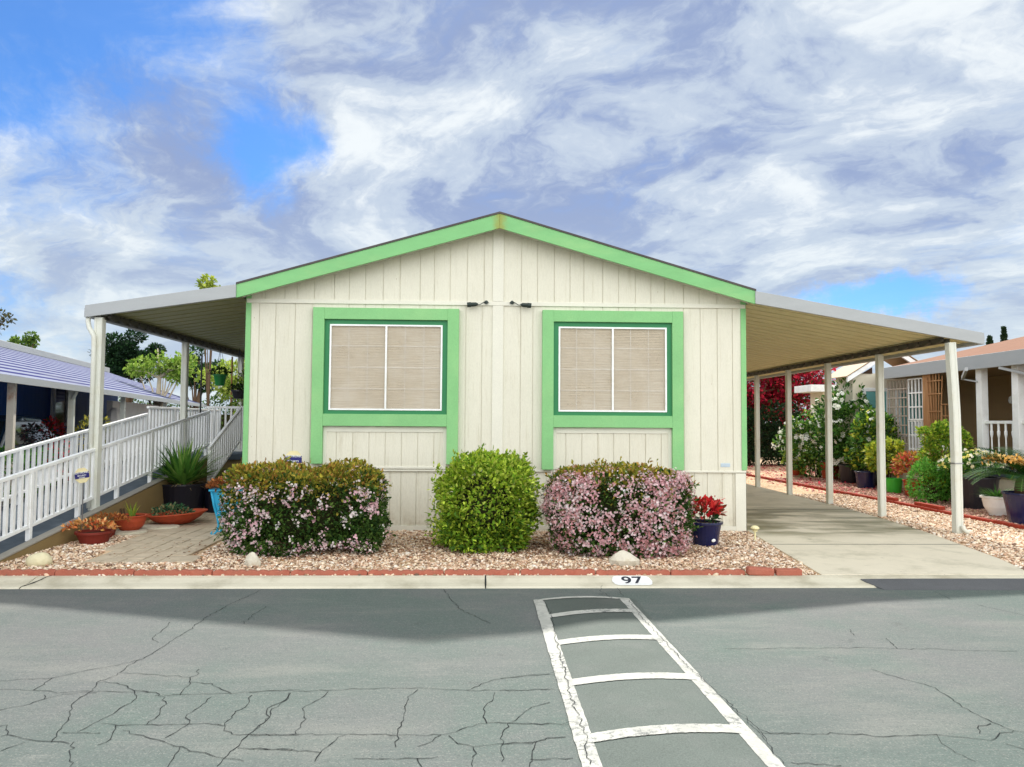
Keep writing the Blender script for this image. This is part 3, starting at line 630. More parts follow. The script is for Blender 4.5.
def pebbles(n, x0, x1, y0, y1, test, cols, size, name, z=.004, tv=ico_v, tf=ico_f, zt=None):
    P = np.stack([rng.uniform(x0, x1, n), rng.uniform(y0, y1, n), np.zeros(n)], 1)
    k = np.array([test(a, b_) for a, b_ in P[:, :2]]); P = P[k]; n = len(P); P[:, 2] = z+rng.uniform(-.002, .010, n)
    M = frames(rng.normal(0, 1, (n, 3))*[1, 1, .25], .35)
    Sc = size*np.clip(rng.lognormal(-.12, .38, (n, 1)), .35, 2.3)*np.stack([rng.uniform(.7, 1.1, n), rng.uniform(.8, 1.3, n), rng.uniform(.4, .7, n)], 1)
    V, F, c = scatter(tv, tf, P, M, Sc, pick(cols, n, .1))
    return tag(npmesh(name, V, F, PEB, None, c), kind='stuff')
PC = [rgb(228, 208, 180), rgb(210, 180, 154), rgb(230, 212, 192), rgb(188, 152, 126), rgb(218, 192, 166), rgb(160, 130, 102), rgb(230, 212, 188), rgb(234, 224, 210), rgb(200, 168, 142), rgb(122, 98, 82)]
gedge = lambda x, y: (x < 3.53+(y-7.95)*(.37/3.2)-.02) and x > -5.28 and not inside(x, y, pt)
pebbles(44000, -5.9, 3.95, 7.93, 11.14, lambda x, y: gedge(x, y) or (y < 8.6+max(0, (-5.3-x))*0 and x < -5.28 and y < 8.25), PC, .0145, 'pebbles')
def rdrv(y):
    q = [(8.0, 5.85), (8.83, 6.1), (9.93, 6.31), (10.92, 6.5), (12.64, 6.71), (13.96, 6.8), (16.4, 6.87), (30, 6.9)]
    for (a, xa), (b_, xb) in zip(q[:-1], q[1:]):
        if y <= b_: return xa+(xb-xa)*(y-a)/(b_-a)
    return 6.9
def bx(y): return 8.22+.0*(y-11.3) if y < 16 else 8.22-.02*(y-16)
pebbles(28000, 5.8, 8.3, 7.95, 17, lambda x, y: rdrv(y)+.01 < x < bx(y), PC, .016, 'gravel_strip_pebbles')
PC2 = [rgb(190, 150, 132), rgb(168, 124, 108), rgb(206, 172, 152), rgb(140, 98, 88), rgb(182, 132, 120)]
pebbles(24000, 8.2, 12.2, 7.95, 22, lambda x, y: x > bx(y), PC2, .024, 'brown_pebbles', tv=octa_v, tf=octa_f)
# fallen red petals on the far gravel
n = 2600; P = np.stack([rng.uniform(7.6, 13, n), rng.uniform(17, 30, n), rng.uniform(.005, .03, n)], 1)
M = frames(rng.normal(0, 1, (n, 3))*[1, 1, .1], .2)
V, F, c = scatter(LEAFV, LEAFF, P, M, rng.uniform(.05, .12, n), pick([rgb(186, 40, 70), rgb(150, 24, 50), rgb(206, 80, 96)], n))
tag(npmesh('fallen_petals', V, F, PETAL, None, c), kind='stuff')
# leaf litter below the hedges
n = 5200; P = np.concatenate([np.stack([rng.normal(cx, .8, 1750).clip(-5.2, 3.6), rng.normal(cy, .5, 1750).clip(8.3, 11.1), rng.uniform(.008, .035, 1750)], 1) for cx, cy in ((-2.1, 9.5), (0, 9.9), (1.6, 9.5))]); n = len(P)
M = frames(rng.normal(0, 1, (n, 3))*[1, 1, .1], .25)
V, F, c = scatter(LEAFV, LEAFF, P, M, rng.uniform(.02, .045, n), pick([rgb(120, 66, 44), rgb(150, 96, 60), rgb(96, 60, 40), rgb(170, 126, 84)], n))
tag(npmesh('leaf_litter', V, F, PETAL, None, c), kind='stuff')
# ------------------------------------------------------------------ the home
XL, XR, WY, XC = -3.465, 3.88, 11.15, .205
EZ, AZ = 3.53, 4.61           # roof line at the eaves and at the ridge
def rz_(x): return AZ-(AZ-EZ)*abs(x-XC)/3.72
home = thing('mobile_home', 'beige mobile home with light green trim and two front windows', 'house', (XC, WY, 0))
px = lambda p: XL+(p-247)*.014715
gtop = [px(230+c_/3.41) for c_ in (225, 283, 350, 400, 455, 515, 572, 640, 688, 742, 800, 858)]+[px(500+c_/3.41) for c_ in (65, 120, 178, 232, 280, 345, 400, 458, 512, 560, 626, 680, 742)]+[px(265), px(284)]
glow = [px(230+c_/3.41) for c_ in (100, 155, 220, 278, 797, 852)]+[px(500+c_/3.41) for c_ in (63, 105, 625, 683, 742, 795)]+gtop[3:10]+gtop[15:21]
gsk = [px(q) for q in (262, 279, 296, 313, 330, 347, 361, 378, 390, 401, 416, 428, 444, 460, 478, 512, 530, 545, 562, 580, 598, 614, 630, 648, 664, 683, 694, 707, 722, 733)]
gab = MB(); siding(gab, XL, XR, 3.36, lambda x: rz_(x)-.03, WY, gtop); gab.build('gable_siding', wall_m, home)
lw = MB(); siding(lw, XL, XR, .885, lambda x: 3.30, WY, glow); lw.build('front_siding', wall_m, home)
sk = MB(); siding(sk, XL+.02, XR-.01, 0.0, lambda x: .865, WY+.022, gsk); sk.build('skirting', skirt_m, home)
body = MB()
for x, s in ((XL, -1), (XR, 1)):
    body.poly([(x, WY, 0), (x, 29, 0), (x, 29, rz_(x)-.05), (x, WY, rz_(x)-.05)])
body.poly([(XL, 29, 0), (XR, 29, 0), (XR, 29, 3.5), (XC, 29, 4.55), (XL, 29, 3.5)])
body.box(XL+.01, XR-.01, WY+.04, 28.9, .0, 3.4)
body.build('side_walls', wall_m, home)
b = MB(); b.box(XL-.002, XR+.002, WY-.022, WY+.01, 3.30, 3.36)
b.box(XL, XR, WY-.012, WY+.02, .862, .888); b.build('belt_trim', trim_beige, home, bevel=.003)
b = MB(); b.box(.115, .275, WY-.020, WY+.01, .888, 3.298); b.build('centre_board', trim_beige, home, bevel=.003)
b = MB(); b.box(.115, .275, WY-.020, WY+.01, 3.362, rz_(XC)-.06); b.build('centre_board', trim_beige, home, bevel=.003)
b = MB(); b.box(3.72, 3.875, WY-.004, WY+.02, 0, .85); b.box(XL, 3.72, WY-.002, WY+.02, 0, .075); b.build('skirting_trim', trim_beige, home, bevel=.003)
for x0, x1, z0 in ((XL-.012, XL+.062, 0.35), (XR-.065, XR+.012, .90)):
    MB().box(x0, x1, WY-.018, WY+.08, z0, 3.50).build('corner_board', green_m, home, bevel=.003)
# roof
rf = MB(); FY = 10.85
for s in (-1, 1):
    xe = XC+s*3.74; a = (XC, AZ+.016); e = (xe, EZ+.014)
    q = [(a[0], a[1]), (e[0], e[1]), (e[0], e[1]-.028), (a[0], a[1]-.028)]
    rf.extr(q, FY-.012, 29.2, 'y')
rf.build('roof', shingle_m, home)
for s in (-1, 1):
    xe = XC+s*3.735
    fz = lambda x: AZ-(AZ-EZ)*abs(x-XC)/3.735
    q = [(XC+s*.001, AZ-.012), (xe, EZ-.012), (xe, EZ-.205), (XC+s*.001, AZ-.225)]
    MB().extr(q, FY, FY+.035, 'y').build('fascia', fascia_m, home, bevel=.003)
    q = [(XC, AZ-.16), (xe, EZ-.14), (xe, EZ-.155), (XC, AZ-.175)]
    MB().extr(q, FY+.036, WY-.001, 'y').build('soffit', trim_beige, home)
# windows with the green surround boxes
def window(X0, X1, tag_l, legz, shade_label):
    y = WY
    L0, L1, R0, R1 = X0, X0+.165, X1-.165, X1
    f = MB(); f.box(L0, L1, y-.095, y+.005, legz, 3.235); f.box(R0, R1, y-.095, y+.005, legz, 3.235)
    f.box(L1, R0, y-.093, y+.005, 3.065, 3.233); f.box(L1, R0, y-.093, y+.005, 1.515, 1.69)
    w = f.build('window_surround', green_m, home, bevel=.004)
    g_ = MB(); a, b_, c_, d_ = L1, R0, 1.69, 3.065; t_ = .085
    for q in ((a, a+t_, c_, d_), (b_-t_, b_, c_, d_), (a+t_, b_-t_, c_, c_+.06), (a+t_, b_-t_, d_-.075, d_)):
        g_.box(q[0], q[1], y-.05, y+.004, q[2], q[3])
    g_.build('inner_frame', dgreen_m, w, bevel=.003)
    x0, x1, z0, z1 = L1+.075, R0-.075, 1.745, 2.995
    fr = MB(); t_ = .024
    for q in ((x0, x0+t_, z0, z1), (x1-t_, x1, z0, z1), (x0+t_, x1-t_, z0, z0+t_), (x0+t_, x1-t_, z1-t_, z1)):
        fr.box(q[0], q[1], y-.062, y-.03, q[2], q[3])
    xm = (x0+x1)/2; fr.box(xm-.013, xm+.013, y-.064, y-.03, z0+t_, z1-t_)
    win = fr.build('window', white_m, w, bevel=.002)
    s = MB(); s.poly([(x0+t_, y-.046, z0+t_), (xm, y-.046, z0+t_), (xm, y-.046, z1-t_), (x0+t_, y-.046, z1-t_)])
    s.poly([(xm, y-.046, z0+t_), (x1-t_, y-.046, z0+t_), (x1-t_, y-.046, z1-t_), (xm, y-.046, z1-t_)])
    s.build('sun_screen', screen_m, win)
    mu = MB()
    for k_ in (1, 2): 
        for (p0, p1) in ((x0, xm), (xm, x1)):
            xx = p0+(p1-p0)*k_/3; mu.box(xx-.006, xx+.006, y-.030, y-.026, z0+t_, z1-t_)
    for k_ in (1, 2, 3):
        zz = z0+(z1-z0)*k_/4; mu.box(x0+t_, x1-t_, y-.0255, y-.0225, zz-.005, zz+.005)
    mu.build('muntins', white_m, win)
    bl = MB(); zz = z0+.03
    while zz < z1-.03:
        bl.add([(x0+.02, y-.021, zz), (x1-.02, y-.021, zz), (x1-.02, y-.006, zz+.022), (x0+.02, y-.006, zz+.022)], [(0, 1, 2, 3)]); zz += .024
    bl.build('blind', blind_m, win)
    # apron panel under the sill
    pn = MB(); z_ = lambda x: 1.50
    siding(pn, L1+.05, R0-.05, .93, lambda x: 1.43, y-.012, [L1+.19+i*.235 for i in range(8)])
    pn.build('apron_panel', wall_m, w)
    fr = MB()
    for q in ((L1, L1+.05, .90, 1.513), (R0-.05, R0, .90, 1.513), (L1+.05, R0-.05, 1.43, 1.513), (L1+.05, R0-.05, .90, .935)): fr.box(q[0], q[1], y-.026, y, q[2], q[3])
    fr.build('apron_frame', trim_beige, w, bevel=.003)
window(-2.49, -.375, 'l', .97, ''); window(.848, 2.930, 'r', .90, '')
# two small floodlights on the belt board
for s, bx_ in ((-1, .02), (1, .40)):
    m = MB(); m.lathe([(0, 0), (.028, 0), (.028, .012), (0, .012)], (0, 0, 0), 14)
    Mx = Matrix.Translation((bx_, WY-.03, 3.345)) @ Matrix.Rotation(R(90), 4, 'X')
    m.v = [tuple(Mx @ Vector(v)) for v in m.v]; m.box(bx_-.035, bx_+.035, WY-.045, WY-.02, 3.335, 3.35)
    fl = m.build('floodlight', gunm, home)
    MB().tube([(bx_, WY-.045, 3.345), (bx_+s*.03, WY-.09, 3.34), (bx_+s*.09, WY-.10, 3.30), (bx_+s*.13, WY-.10, 3.30)], .006, 6).build('arm', gunm, fl)
    x0 = bx_+s*.12
    MB().tube([(x0, WY-.10, 3.305), (x0+s*.02, WY-.10, 3.305), (x0+s*.03, WY-.10, 3.302), (x0+s*.10, WY-.10, 3.298), (x0+s*.105, WY-.10, 3.297), (x0+s*.16, WY-.10, 3.293)], [.012, .022, .030, .032, .038, .036], 14).build('lamp_head', gunm, fl, smooth=False)
MB().box(3.50, 3.64, WY-.008, WY+.004, .945, 1.0).build('wall_vent', material('pale_blue_plate', rgb(178, 194, 206), .5), home, bevel=.003)
m = MB(); m.lathe([(0, 0), (.05, 0), (.06, .03), (.045, .14), (.02, .17), (0, .18)], (XL-.10, 11.6, 1.36), 12); m.box(XL-.08, XL, 11.57, 11.63, 1.44, 1.47)
m.build('wall_lantern', black_m, home)
# side door seen past the stairs and a side window
MB().box(XL-.03, XL, 15.4, 16.4, .92, 2.95).build('side_door', white_m, home, bevel=.004)
# ------------------------------------------------------------------ awnings
shadow_m = material('shadow_dark_metal', rgb(62, 60, 50), .6)  # dark colour stands in for the shade under the awning edge
def pans(mb, x0, z0, x1, z1, ya, yb, pitch=.30, up=.055):
    """roof pans running across, ribbed; seen from below"""
    prof = []; y = ya
    while y < yb-.01:
        prof += [(y, 0), (y+pitch*.80, 0), (y+pitch*.84, up), (y+pitch*.96, up)]; y += pitch
    prof.append((y, 0)); n = len(prof); vs = []
    for (x, z) in ((x0, z0), (x1, z1)):
        for (yy, dz_) in prof: vs.append((x, yy, z+dz_))
    mb.add(vs, [(i, i+1, n+i+1, n+i) for i in range(n-1)])
    return y
def awning(side, name, label, ztop0, zout, xin, xout, yb, xpost, posts, pm):
    s = side; t = thing(name, label, 'awning', (xpost, 10.95, 0))
    zi = lambda x: ztop0+(zout-ztop0)*(x-xin)/(xout-xin)
    m = MB(); pans(m, xin, zi(xin)-.145, xout-s*.04, zi(xout)-.125, 10.90, yb); m.build('roof_panel', pm, t)
    tp = MB(); tp.add([(xin, 10.9, zi(xin)-.03), (xout, 10.9, zi(xout)-.03), (xout, yb, zi(xout)-.03), (xin, yb, zi(xin)-.03)], [(0, 1, 2, 3)]); tp.build('roof_sheet', alu_m, t)
    # front fascia: folded strip
    f = MB(); q = [(xin, zi(xin)), (xout, zi(xout)), (xout, zi(xout)-.17), (xin, zi(xin)-.185)]
    f.extr(q, 10.83, 10.875, 'y')
    f.build('fascia', alu_m, t, bevel=.004)
    f = MB(); f.box(min(xout-s*.09, xout+s*.012), max(xout-s*.09, xout+s*.012), 10.84, yb, zi(xout)-.168, zi(xout)-.035); f.build('gutter', alu_m, t, bevel=.006)
    # scalloped pan ends over the outer beam
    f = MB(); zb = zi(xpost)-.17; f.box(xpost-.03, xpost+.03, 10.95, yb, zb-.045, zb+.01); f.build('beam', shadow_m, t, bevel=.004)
    f = MB(); y = 10.93; xx = xpost-s*.06
    while y < yb-.3:
        n = 6; pts = [(xx, y+.02, zb+.03)]+[(xx, y+.02+.26*i/n, zb-.018-.035*math.sin(math.pi*i/n)) for i in range(n+1)]+[(xx, y+.28, zb+.03)]
        k_ = len(pts); f.add(pts+[(p[0]-s*.05, p[1], p[2]) for p in pts], [tuple(range(k_)), tuple(range(k_, 2*k_))[::-1]]+[(i, (i+1) % k_, (i+1) % k_+k_, i+k_) for i in range(k_)]); y += .30
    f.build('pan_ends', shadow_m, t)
    return t, zb
CL = dict()
car_t, zb = awning(1, 'carport', 'cream carport awning on five posts over the concrete driveway', 3.515, 2.94, 3.93, 7.32, 25, 6.85, None, pan_m)
def post(y, xt, label=None, parent=None, pts=None, w=.105, zt=2.67, z0=0.0):
    m = MB()
    pts = pts or [(xt, y, z0), (xt, y, zt)]
    for a, b_ in zip(pts[:-1], pts[1:]):
        m.bar(a, b_, w, w, up=(0, 1, 0))
        d = .006
        for sx in (-.30, .30):
            A = Vector(a)+Vector((sx*w, -w/2, 0)); B = Vector(b_)+Vector((sx*w, -w/2, 0)); m.bar(A, B, .016, .012, up=(0, 1, 0))
    p = m.build('post', post_m, parent); 
    return p
p0 = post(10.93, 6.86, parent=car_t, pts=[(6.92, 10.93, .01), (6.92, 10.93, 1.2), (6.915, 10.93, 1.75), (6.90, 10.93, 2.15), (6.885, 10.93, 2.45), (6.87, 10.93, 2.80)], w=.108)
MB().tube([(6.945, 10.85, .13), (6.95, 10.84, .08), (6.975, 10.82, .05), (7.01, 10.80, .04)], [.032, .034, .034, .036], 10, False).build('downspout_elbow', post_m, car_t, smooth=True)
MB().box(6.855, 6.985, 10.865, 11.0, 1.02, 1.035).build('strap', steel_m, car_t)
for i in range(1, 7): post(10.93+1.98*i, 6.85, parent=car_t, w=.10, zt=2.80)
por_t, zb2 = awning(-1, 'porch_awning', 'grey porch awning with a folded white edge over the ramp', 3.515, 3.19, -3.53, -5.62, 24, -5.42, None, pan2_m)
post(10.95, -5.46, parent=por_t, z0=.28, zt=3.03, w=.11)
for i in (1, 2, 3, 4): post(10.95+3.2*i, -5.50, parent=por_t, z0=.3 if i < 2 else .9, zt=3.02, w=.10)
MB().tube([(-5.60, 10.90, 3.06), (-5.605, 10.90, 2.97), (-5.58, 10.89, 2.88), (-5.53, 10.87, 2.81), (-5.50, 10.87, 2.75), (-5.495, 10.87, 2.6), (-5.495, 10.875, .35)], [.033]*7, 10).build('downspout', post_m, por_t, smooth=True)
# ------------------------------------------------------------------ ramp, railings, landing, stairs
SL = .135; Y0R = 8.64
edge_m = material('grey_edge_strip', rgb(150, 146, 136), .6)
def rzz(y): return max(0.012, (y-Y0R)*SL) if y < 15.4 else (15.4-Y0R)*SL
LZ = rzz(15.4)
rp = thing('access_ramp', 'long grey ramp climbing beside the home to the porch landing', 'ramp', (-6.05, 8.6, 0))
m = MB(); m.add([(-6.8, Y0R-.1, 0), (-5.40, Y0R-.1, 0), (-5.40, 15.4, 0), (-6.8, 15.4, 0), (-6.8, Y0R-.1, .008), (-5.40, Y0R-.1, .008), (-5.40, 15.4, LZ), (-6.8, 15.4, LZ)], [(3, 2, 1, 0), (4, 5, 6, 7), (0, 1, 5, 4), (1, 2, 6, 5), (2, 3, 7, 6), (3, 0, 4, 7)])
m.build('ramp_surface', deck_m, rp)
m = MB()
for xa, xb in ((-5.40, -5.29),):
    m.add([(xa, Y0R-.05, 0), (xb, Y0R-.05, 0), (xb, 15.4, 0), (xa, 15.4, 0), (xa, Y0R-.05, .02), (xb, Y0R-.05, .02), (xb, 15.4, LZ+.0), (xa, 15.4, LZ)], [(3, 2, 1, 0), (4, 5, 6, 7), (0, 1, 5, 4), (1, 2, 6, 5), (2, 3, 7, 6), (3, 0, 4, 7)])
m.build('side_wall', side_m, rp)
MB().bar((-5.345, Y0R-.05, .035), (-5.345, 15.4, LZ+.03), .12, .016).build('edge_strip', edge_m, rp)
MB().box(-6.8, -5.295, 15.4, 19.5, LZ-.10, LZ).box(-5.295, XL-.02, 15.25, 19.5, LZ-.10, LZ).build('landing', deck_m, rp)
MB().box(-5.29, XL-.03, 15.33, 15.37, 0, LZ-.10).build('landing_skirt', side_m, rp)
def railing(name, label, x, ya, yb, top, bot, z_of, posts, n, ext=.22):
    t = thing(name, label, 'railing', (x, ya, 0))
    zb_ = lambda y: z_of(y)
    MB().bar((x, ya-.02, zb_(ya)+top), (x, yb, zb_(yb)+top), .052, .045).build('top_rail', white_m, t, bevel=.006)
    MB().bar((x, ya-.02, zb_(ya)+bot), (x, yb, zb_(yb)+bot), .045, .04).build('bottom_rail', white_m, t, bevel=.004)
    for y in posts: MB().box(x-.027, x+.027, y-.027, y+.027, zb_(y)-.01, zb_(y)+top).build('post', white_m, t, bevel=.003)
    for i in range(n):
        y = ya+(yb-ya)*(i+.5)/n
        MB().box(x-.017, x+.017, y-.022, y+.022, zb_(y)+bot, zb_(y)+top).build('baluster', white_m, t)
    return t
zr = lambda y: (y-Y0R)*SL
railing('ramp_railing', 'white metal railing on the near side of the ramp, next to the patio', -5.46, 7.95, 15.3, .855, .19, zr, (8.15, 9.43, 10.52, 11.6, 12.72, 13.9, 15.2), 54)
railing('ramp_railing', 'white metal railing on the far side of the ramp, by the neighbouring drive', -6.66, 7.95, 15.3, .80, .17, zr, (8.15, 9.7, 11.2, 12.7, 14.2, 15.25), 50)
railing('landing_railing', 'level white railing along the outer edge of the porch landing', -6.66, 15.35, 19.4, .92, .10, lambda y: LZ, (16.6, 18, 19.35), 26)
t = thing('landing_railing', 'short white railing across the front of the porch landing beside the stairs', 'railing', (-5.1, 15.3, 0))
MB().bar((-5.5, 15.32, LZ+.93), (-4.78, 15.32, LZ+.93), .05, .045).build('top_rail', white_m, t, bevel=.005)
MB().bar((-5.5, 15.32, LZ+.08), (-4.78, 15.32, LZ+.08), .045, .04).build('bottom_rail', white_m, t)
for i in range(7): x = -5.46+i*.11; MB().box(x-.016, x+.016, 15.305, 15.335, LZ+.08, LZ+.93).build('baluster', white_m, t)
st = thing('porch_stairs', 'grey porch stairs rising beside the home wall to the landing', 'stairs', (-4.2, 14.4, 0))
for i in range(5):
    y = 13.65+i*.32; z = LZ*(i+1)/5.0
    MB().box(-4.72, XL-.04, y, y+.345, z-.04, z).build('tread', deck_m, st, bevel=.004)
    MB().box(-4.70, XL-.05, y+.02, y+.05, max(0, z-.19), z-.041).build('riser', side_m, st)
railing('stair_railing', 'white railing with close balusters down the side of the porch stairs', -4.78, 13.47, 15.15, .62, .0, lambda y: .47+(y-13.47)*.44, (13.5, 15.12), 15)
m = MB().bar((-4.78, 13.50, .0), (-4.78, 13.50, .5), .05, .05)
# ------------------------------------------------------------------ scalloped edging blocks and corner bricks
def scallop():
    n = 30; L = .775; top = []; 
    for i in range(n+1):
        u = i/n; top.append((-L/2+L*u, .050+.016*abs(math.sin(math.pi*7*u))))
    m = MB(); pr = [(-L/2, 0), (L/2, 0)]+top[::-1]
    m.extr(pr, -.03, .03, 'y'); return m
EL = ['right end of the row by the rounded brick', 'just right of the curb number', 'directly above the curb number', 'below the triangular white rock', 'between the pink hedge and the green shrub', 'in front of the green shrub', 'just right of the left hedge', 'in front of the right half of the left hedge', 'in front of the left half of the left hedge', 'right of the small knobbly rock by the pavers', 'at the near right end of the paver path', 'at the near left end of the paver path', 'in front of the rounded cream boulder', 'at the far left of the row']
x = 2.74-.39; i = 0
eb = None
while x > -7.5:
    if eb is None:
        eb = scallop().build('edging_block', brick_m, bevel=.004); o = eb
        tag(o, 'scalloped terracotta edging block in the row between gravel and kerb', 'edging block', 'scalloped edging blocks along the kerb')
    else: o = eb.copy(); COL.objects.link(o)
    o['label'] = 'scalloped terracotta edging block '+EL[min(i, 13)]
    o.location = (x, 7.965+rnd.uniform(-.006, .006), rnd.uniform(-.012, .0)); o.rotation_euler = (0, rnd.uniform(-.006, .006), rnd.uniform(-.01, .01)); x -= .785; i += 1
m = MB(); rb = random.Random(3)
m.box(-.14, .14, -.055, .055, 0, .085)
o = m.build('edging_brick', brick_m, bevel=.022); tag(o, 'rough rounded terracotta brick at the corner end of the scalloped edging', 'brick'); o.location = (2.90, 7.95, .0); o.rotation_euler = (0, R(4), R(2))
o = MB().box(-.135, .135, -.05, .05, 0, .062).build('edging_brick', brick_m, bevel=.006); tag(o, 'flat terracotta brick lying at the driveway corner of the gravel bed', 'brick'); o.location = (3.20, 7.955, .004)
# red bricks beside the carport gravel
first = None; y = 8.3; i = 0
while y < 27:
    xx = bx(y)+rnd.uniform(-.012, .012)
    if first is None:
        o = MB().box(-.05, .05, -.10, .10, 0, .06).build('border_brick', redbrick_m, bevel=.005); first = o
        tag(o, 'red brick in the low border line right of the driveway gravel', 'brick', 'red border bricks beside the gravel strip')
    else: o = first.copy(); COL.objects.link(o)
    o.location = (xx, y, rnd.uniform(-.004, .006)); o.rotation_euler = (0, 0, rnd.uniform(-.06, .06)); y += .212
for k_, y in enumerate((15.1, 15.32, 15.54, 13.55, 13.76, 13.97, 14.18)):
    o = first.copy(); COL.objects.link(o); o.location = (bx(y)+.03, y, .063); o.rotation_euler = (0, 0, rnd.uniform(-.12, .12))
    o['label'] = 'red brick stacked on top of the low border line'; o['group'] = 'loose red bricks stacked on the border'
# ------------------------------------------------------------------ hedges in front of the home
G_DK = [rgb(56, 88, 38), rgb(74, 106, 46), rgb(46, 74, 34), rgb(96, 122, 56)]
G_BR = [rgb(160, 150, 54), rgb(176, 158, 66), rgb(136, 136, 50), rgb(164, 124, 60), rgb(116, 124, 48)]
G_YG = [rgb(156, 180, 52), rgb(180, 200, 72), rgb(130, 164, 46), rgb(104, 142, 42), rgb(192, 206, 92)]
PINK = [rgb(236, 204, 208), rgb(226, 182, 188), rgb(244, 224, 224), rgb(214, 164, 170), rgb(196, 140, 140)]
def stems(mb, c, n, r, h, th=.012, lean=.5):
    for i in range(n):
        a = rnd.uniform(0, 6.28); q = rnd.uniform(.1, 1)
        p0 = Vector((c[0]+math.cos(a)*r*.3*q, c[1]+math.sin(a)*r*.3*q, c[2])); p2 = Vector((c[0]+math.cos(a)*r*q, c[1]+math.sin(a)*r*q, c[2]+h*rnd.uniform(.6, 1)))
        p1 = (p0+p2)/2+Vector((rnd.uniform(-.04, .04), rnd.uniform(-.04, .04), .05)); mb.tube([p0, p1, p2], [th, th*.8, th*.4], 5)
    return mb
def hedge(label, c, h, n, leafsize, cols, topcols, fl, flcols, seed, p=4.5, amp=.045, group=None, topz=.55, name='flowering_hedge', flz=None, cl=7, sprigs=150):
    t = thing(name, label, 'hedge' if fl else 'shrub', (c[0], c[1], 0), 0, group)
    stems(MB(), (c[0], c[1], 0), 34, h[0]*.75, c[2]+h[2]*.55, .014).build('stems', twig_m, t)
    m = MB(); m.lathe([(0, .12)]+[(max(.02, .74*math.sin(math.pi*(i+.6)/8.2)**.35), .12+(c[2]+h[2]-.34)*i/7) for i in range(8)]+[(0, c[2]+h[2]-.2)], (c[0], c[1], 0), 20, h[0], h[1]); m.build('shade_core', core_m, t, smooth=True)
    P, Nn = superell(n, c, h, p, amp, seed, -.97, .075)
    zr_ = (P[:, 2]-(c[2]-h[2]))/(2*h[2])
    def colf(Pp, k):
        z = (Pp[:, 2]-(c[2]-h[2]))/(2*h[2])+rng.normal(0, .12, k)+lumps(Pp, 5, .05, 7, seed)
        A = pick(cols, k, .30); B = pick(topcols, k, .24); return np.where((z > topz)[:, None], B, A)
    # stray sprigs break the clipped outline
    Q, Qn = superell(sprigs, c, h, p, amp, seed, -.7, .0); q = []; qn = []
    for a, d in zip(Q, Qn):
        l = rnd.uniform(.03, .11); dd = nrm(d+rng.normal(0, .35, 3)+np.array([0, 0, .35]))
        for k_ in range(6): q.append(a+dd*l*k_/5); qn.append(dd)
    P = np.concatenate([P, np.array(q)]); Nn = np.concatenate([Nn, np.array(qn)])
    leaves('foliage', P, Nn, leafsize, None, t, .8, None, .35, .30, colf)
    if fl:
        P, Nn = superell(int(fl*3.2), c, (h[0]+.015, h[1]+.015, h[2]+.005), p, amp, seed, -.95, .012)
        w = lumps(P, 7, 1.0, 8, seed+3); z = (P[:, 2]-(c[2]-h[2]))/(2*h[2])
        prob = np.clip((.6+w*.55), .03, 1)*(flz(P, z) if flz else 1)
        k = rng.uniform(0, 1, len(P)) < prob; P, Nn = P[k][:fl], Nn[k][:fl]
        flowers('blossoms', P, Nn, .030, flcols, t, cl, .026)
    return t
hedge('clipped boxy hedge with bronze top leaves and scattered white-pink blossoms, left of the front windows', (-2.12, 9.52, .50), (.89, .60, .49), 26000, .05, G_DK, G_BR, 620, [rgb(240, 212, 216), rgb(232, 188, 198), rgb(246, 232, 230)], 5,
      flz=lambda P, z: np.where(z > .86, .06, 1.0)*np.where(P[:, 0] > -1.25, .4, 1), topz=.80, amp=.075, p=6)
hedge('clipped rounded hedge thickly covered in pink blossom, below the right window', (1.68, 9.46, .50), (.86, .60, .51), 23000, .048, G_DK, G_BR, 3000, PINK, 9,
      flz=lambda P, z: np.where(z > .95, .10, np.where((z < .42) & (P[:, 0] < 1.55), .5, 1.3)), p=4.5, topz=.86, amp=.05, cl=6)
gs = hedge('bright yellow-green leafy shrub without flowers, between the two windows', (.02, 9.66, .54), (.55, .50, .56), 17000, .056, G_YG[1:4]+[rgb(70, 104, 36)], G_YG, 0, None, 14, p=4.2, amp=.10, topz=.45, name='green_shrub')
P, Nn = superell(1500, (-.28, 9.6, .27), (.40, .35, .26), 2.4, .08, 5)
q = []
for i in range(70):
    a = np.array([rnd.uniform(-.42, .48), rnd.uniform(9.45, 10.1), 1.04]); d = np.array([rnd.gauss(0, .3), rnd.gauss(0, .3), 1.]); l = rnd.uniform(.05, .17)
    for k_ in range(9): q.append(a+d*l*k_/8)
for i in range(60):
    a = np.array([rnd.choice((-.52, .54)), rnd.uniform(9.45, 9.9), rnd.uniform(.2, 1.0)]); d = np.array([np.sign(a[0]), rnd.gauss(0, .3), rnd.uniform(0, .8)]); l = rnd.uniform(.04, .14)
    for k_ in range(7): q.append(a+d*l*k_/6)
q = np.array(q)+rng.normal(0, .012, (len(q), 3)); P = np.concatenate([P, q]); Nn = np.concatenate([Nn, np.tile([0, -.3, 1.], (len(q), 1))])
tag(leaves('shoots', P, Nn, .05, G_YG, gs, .8), kind='stuff')
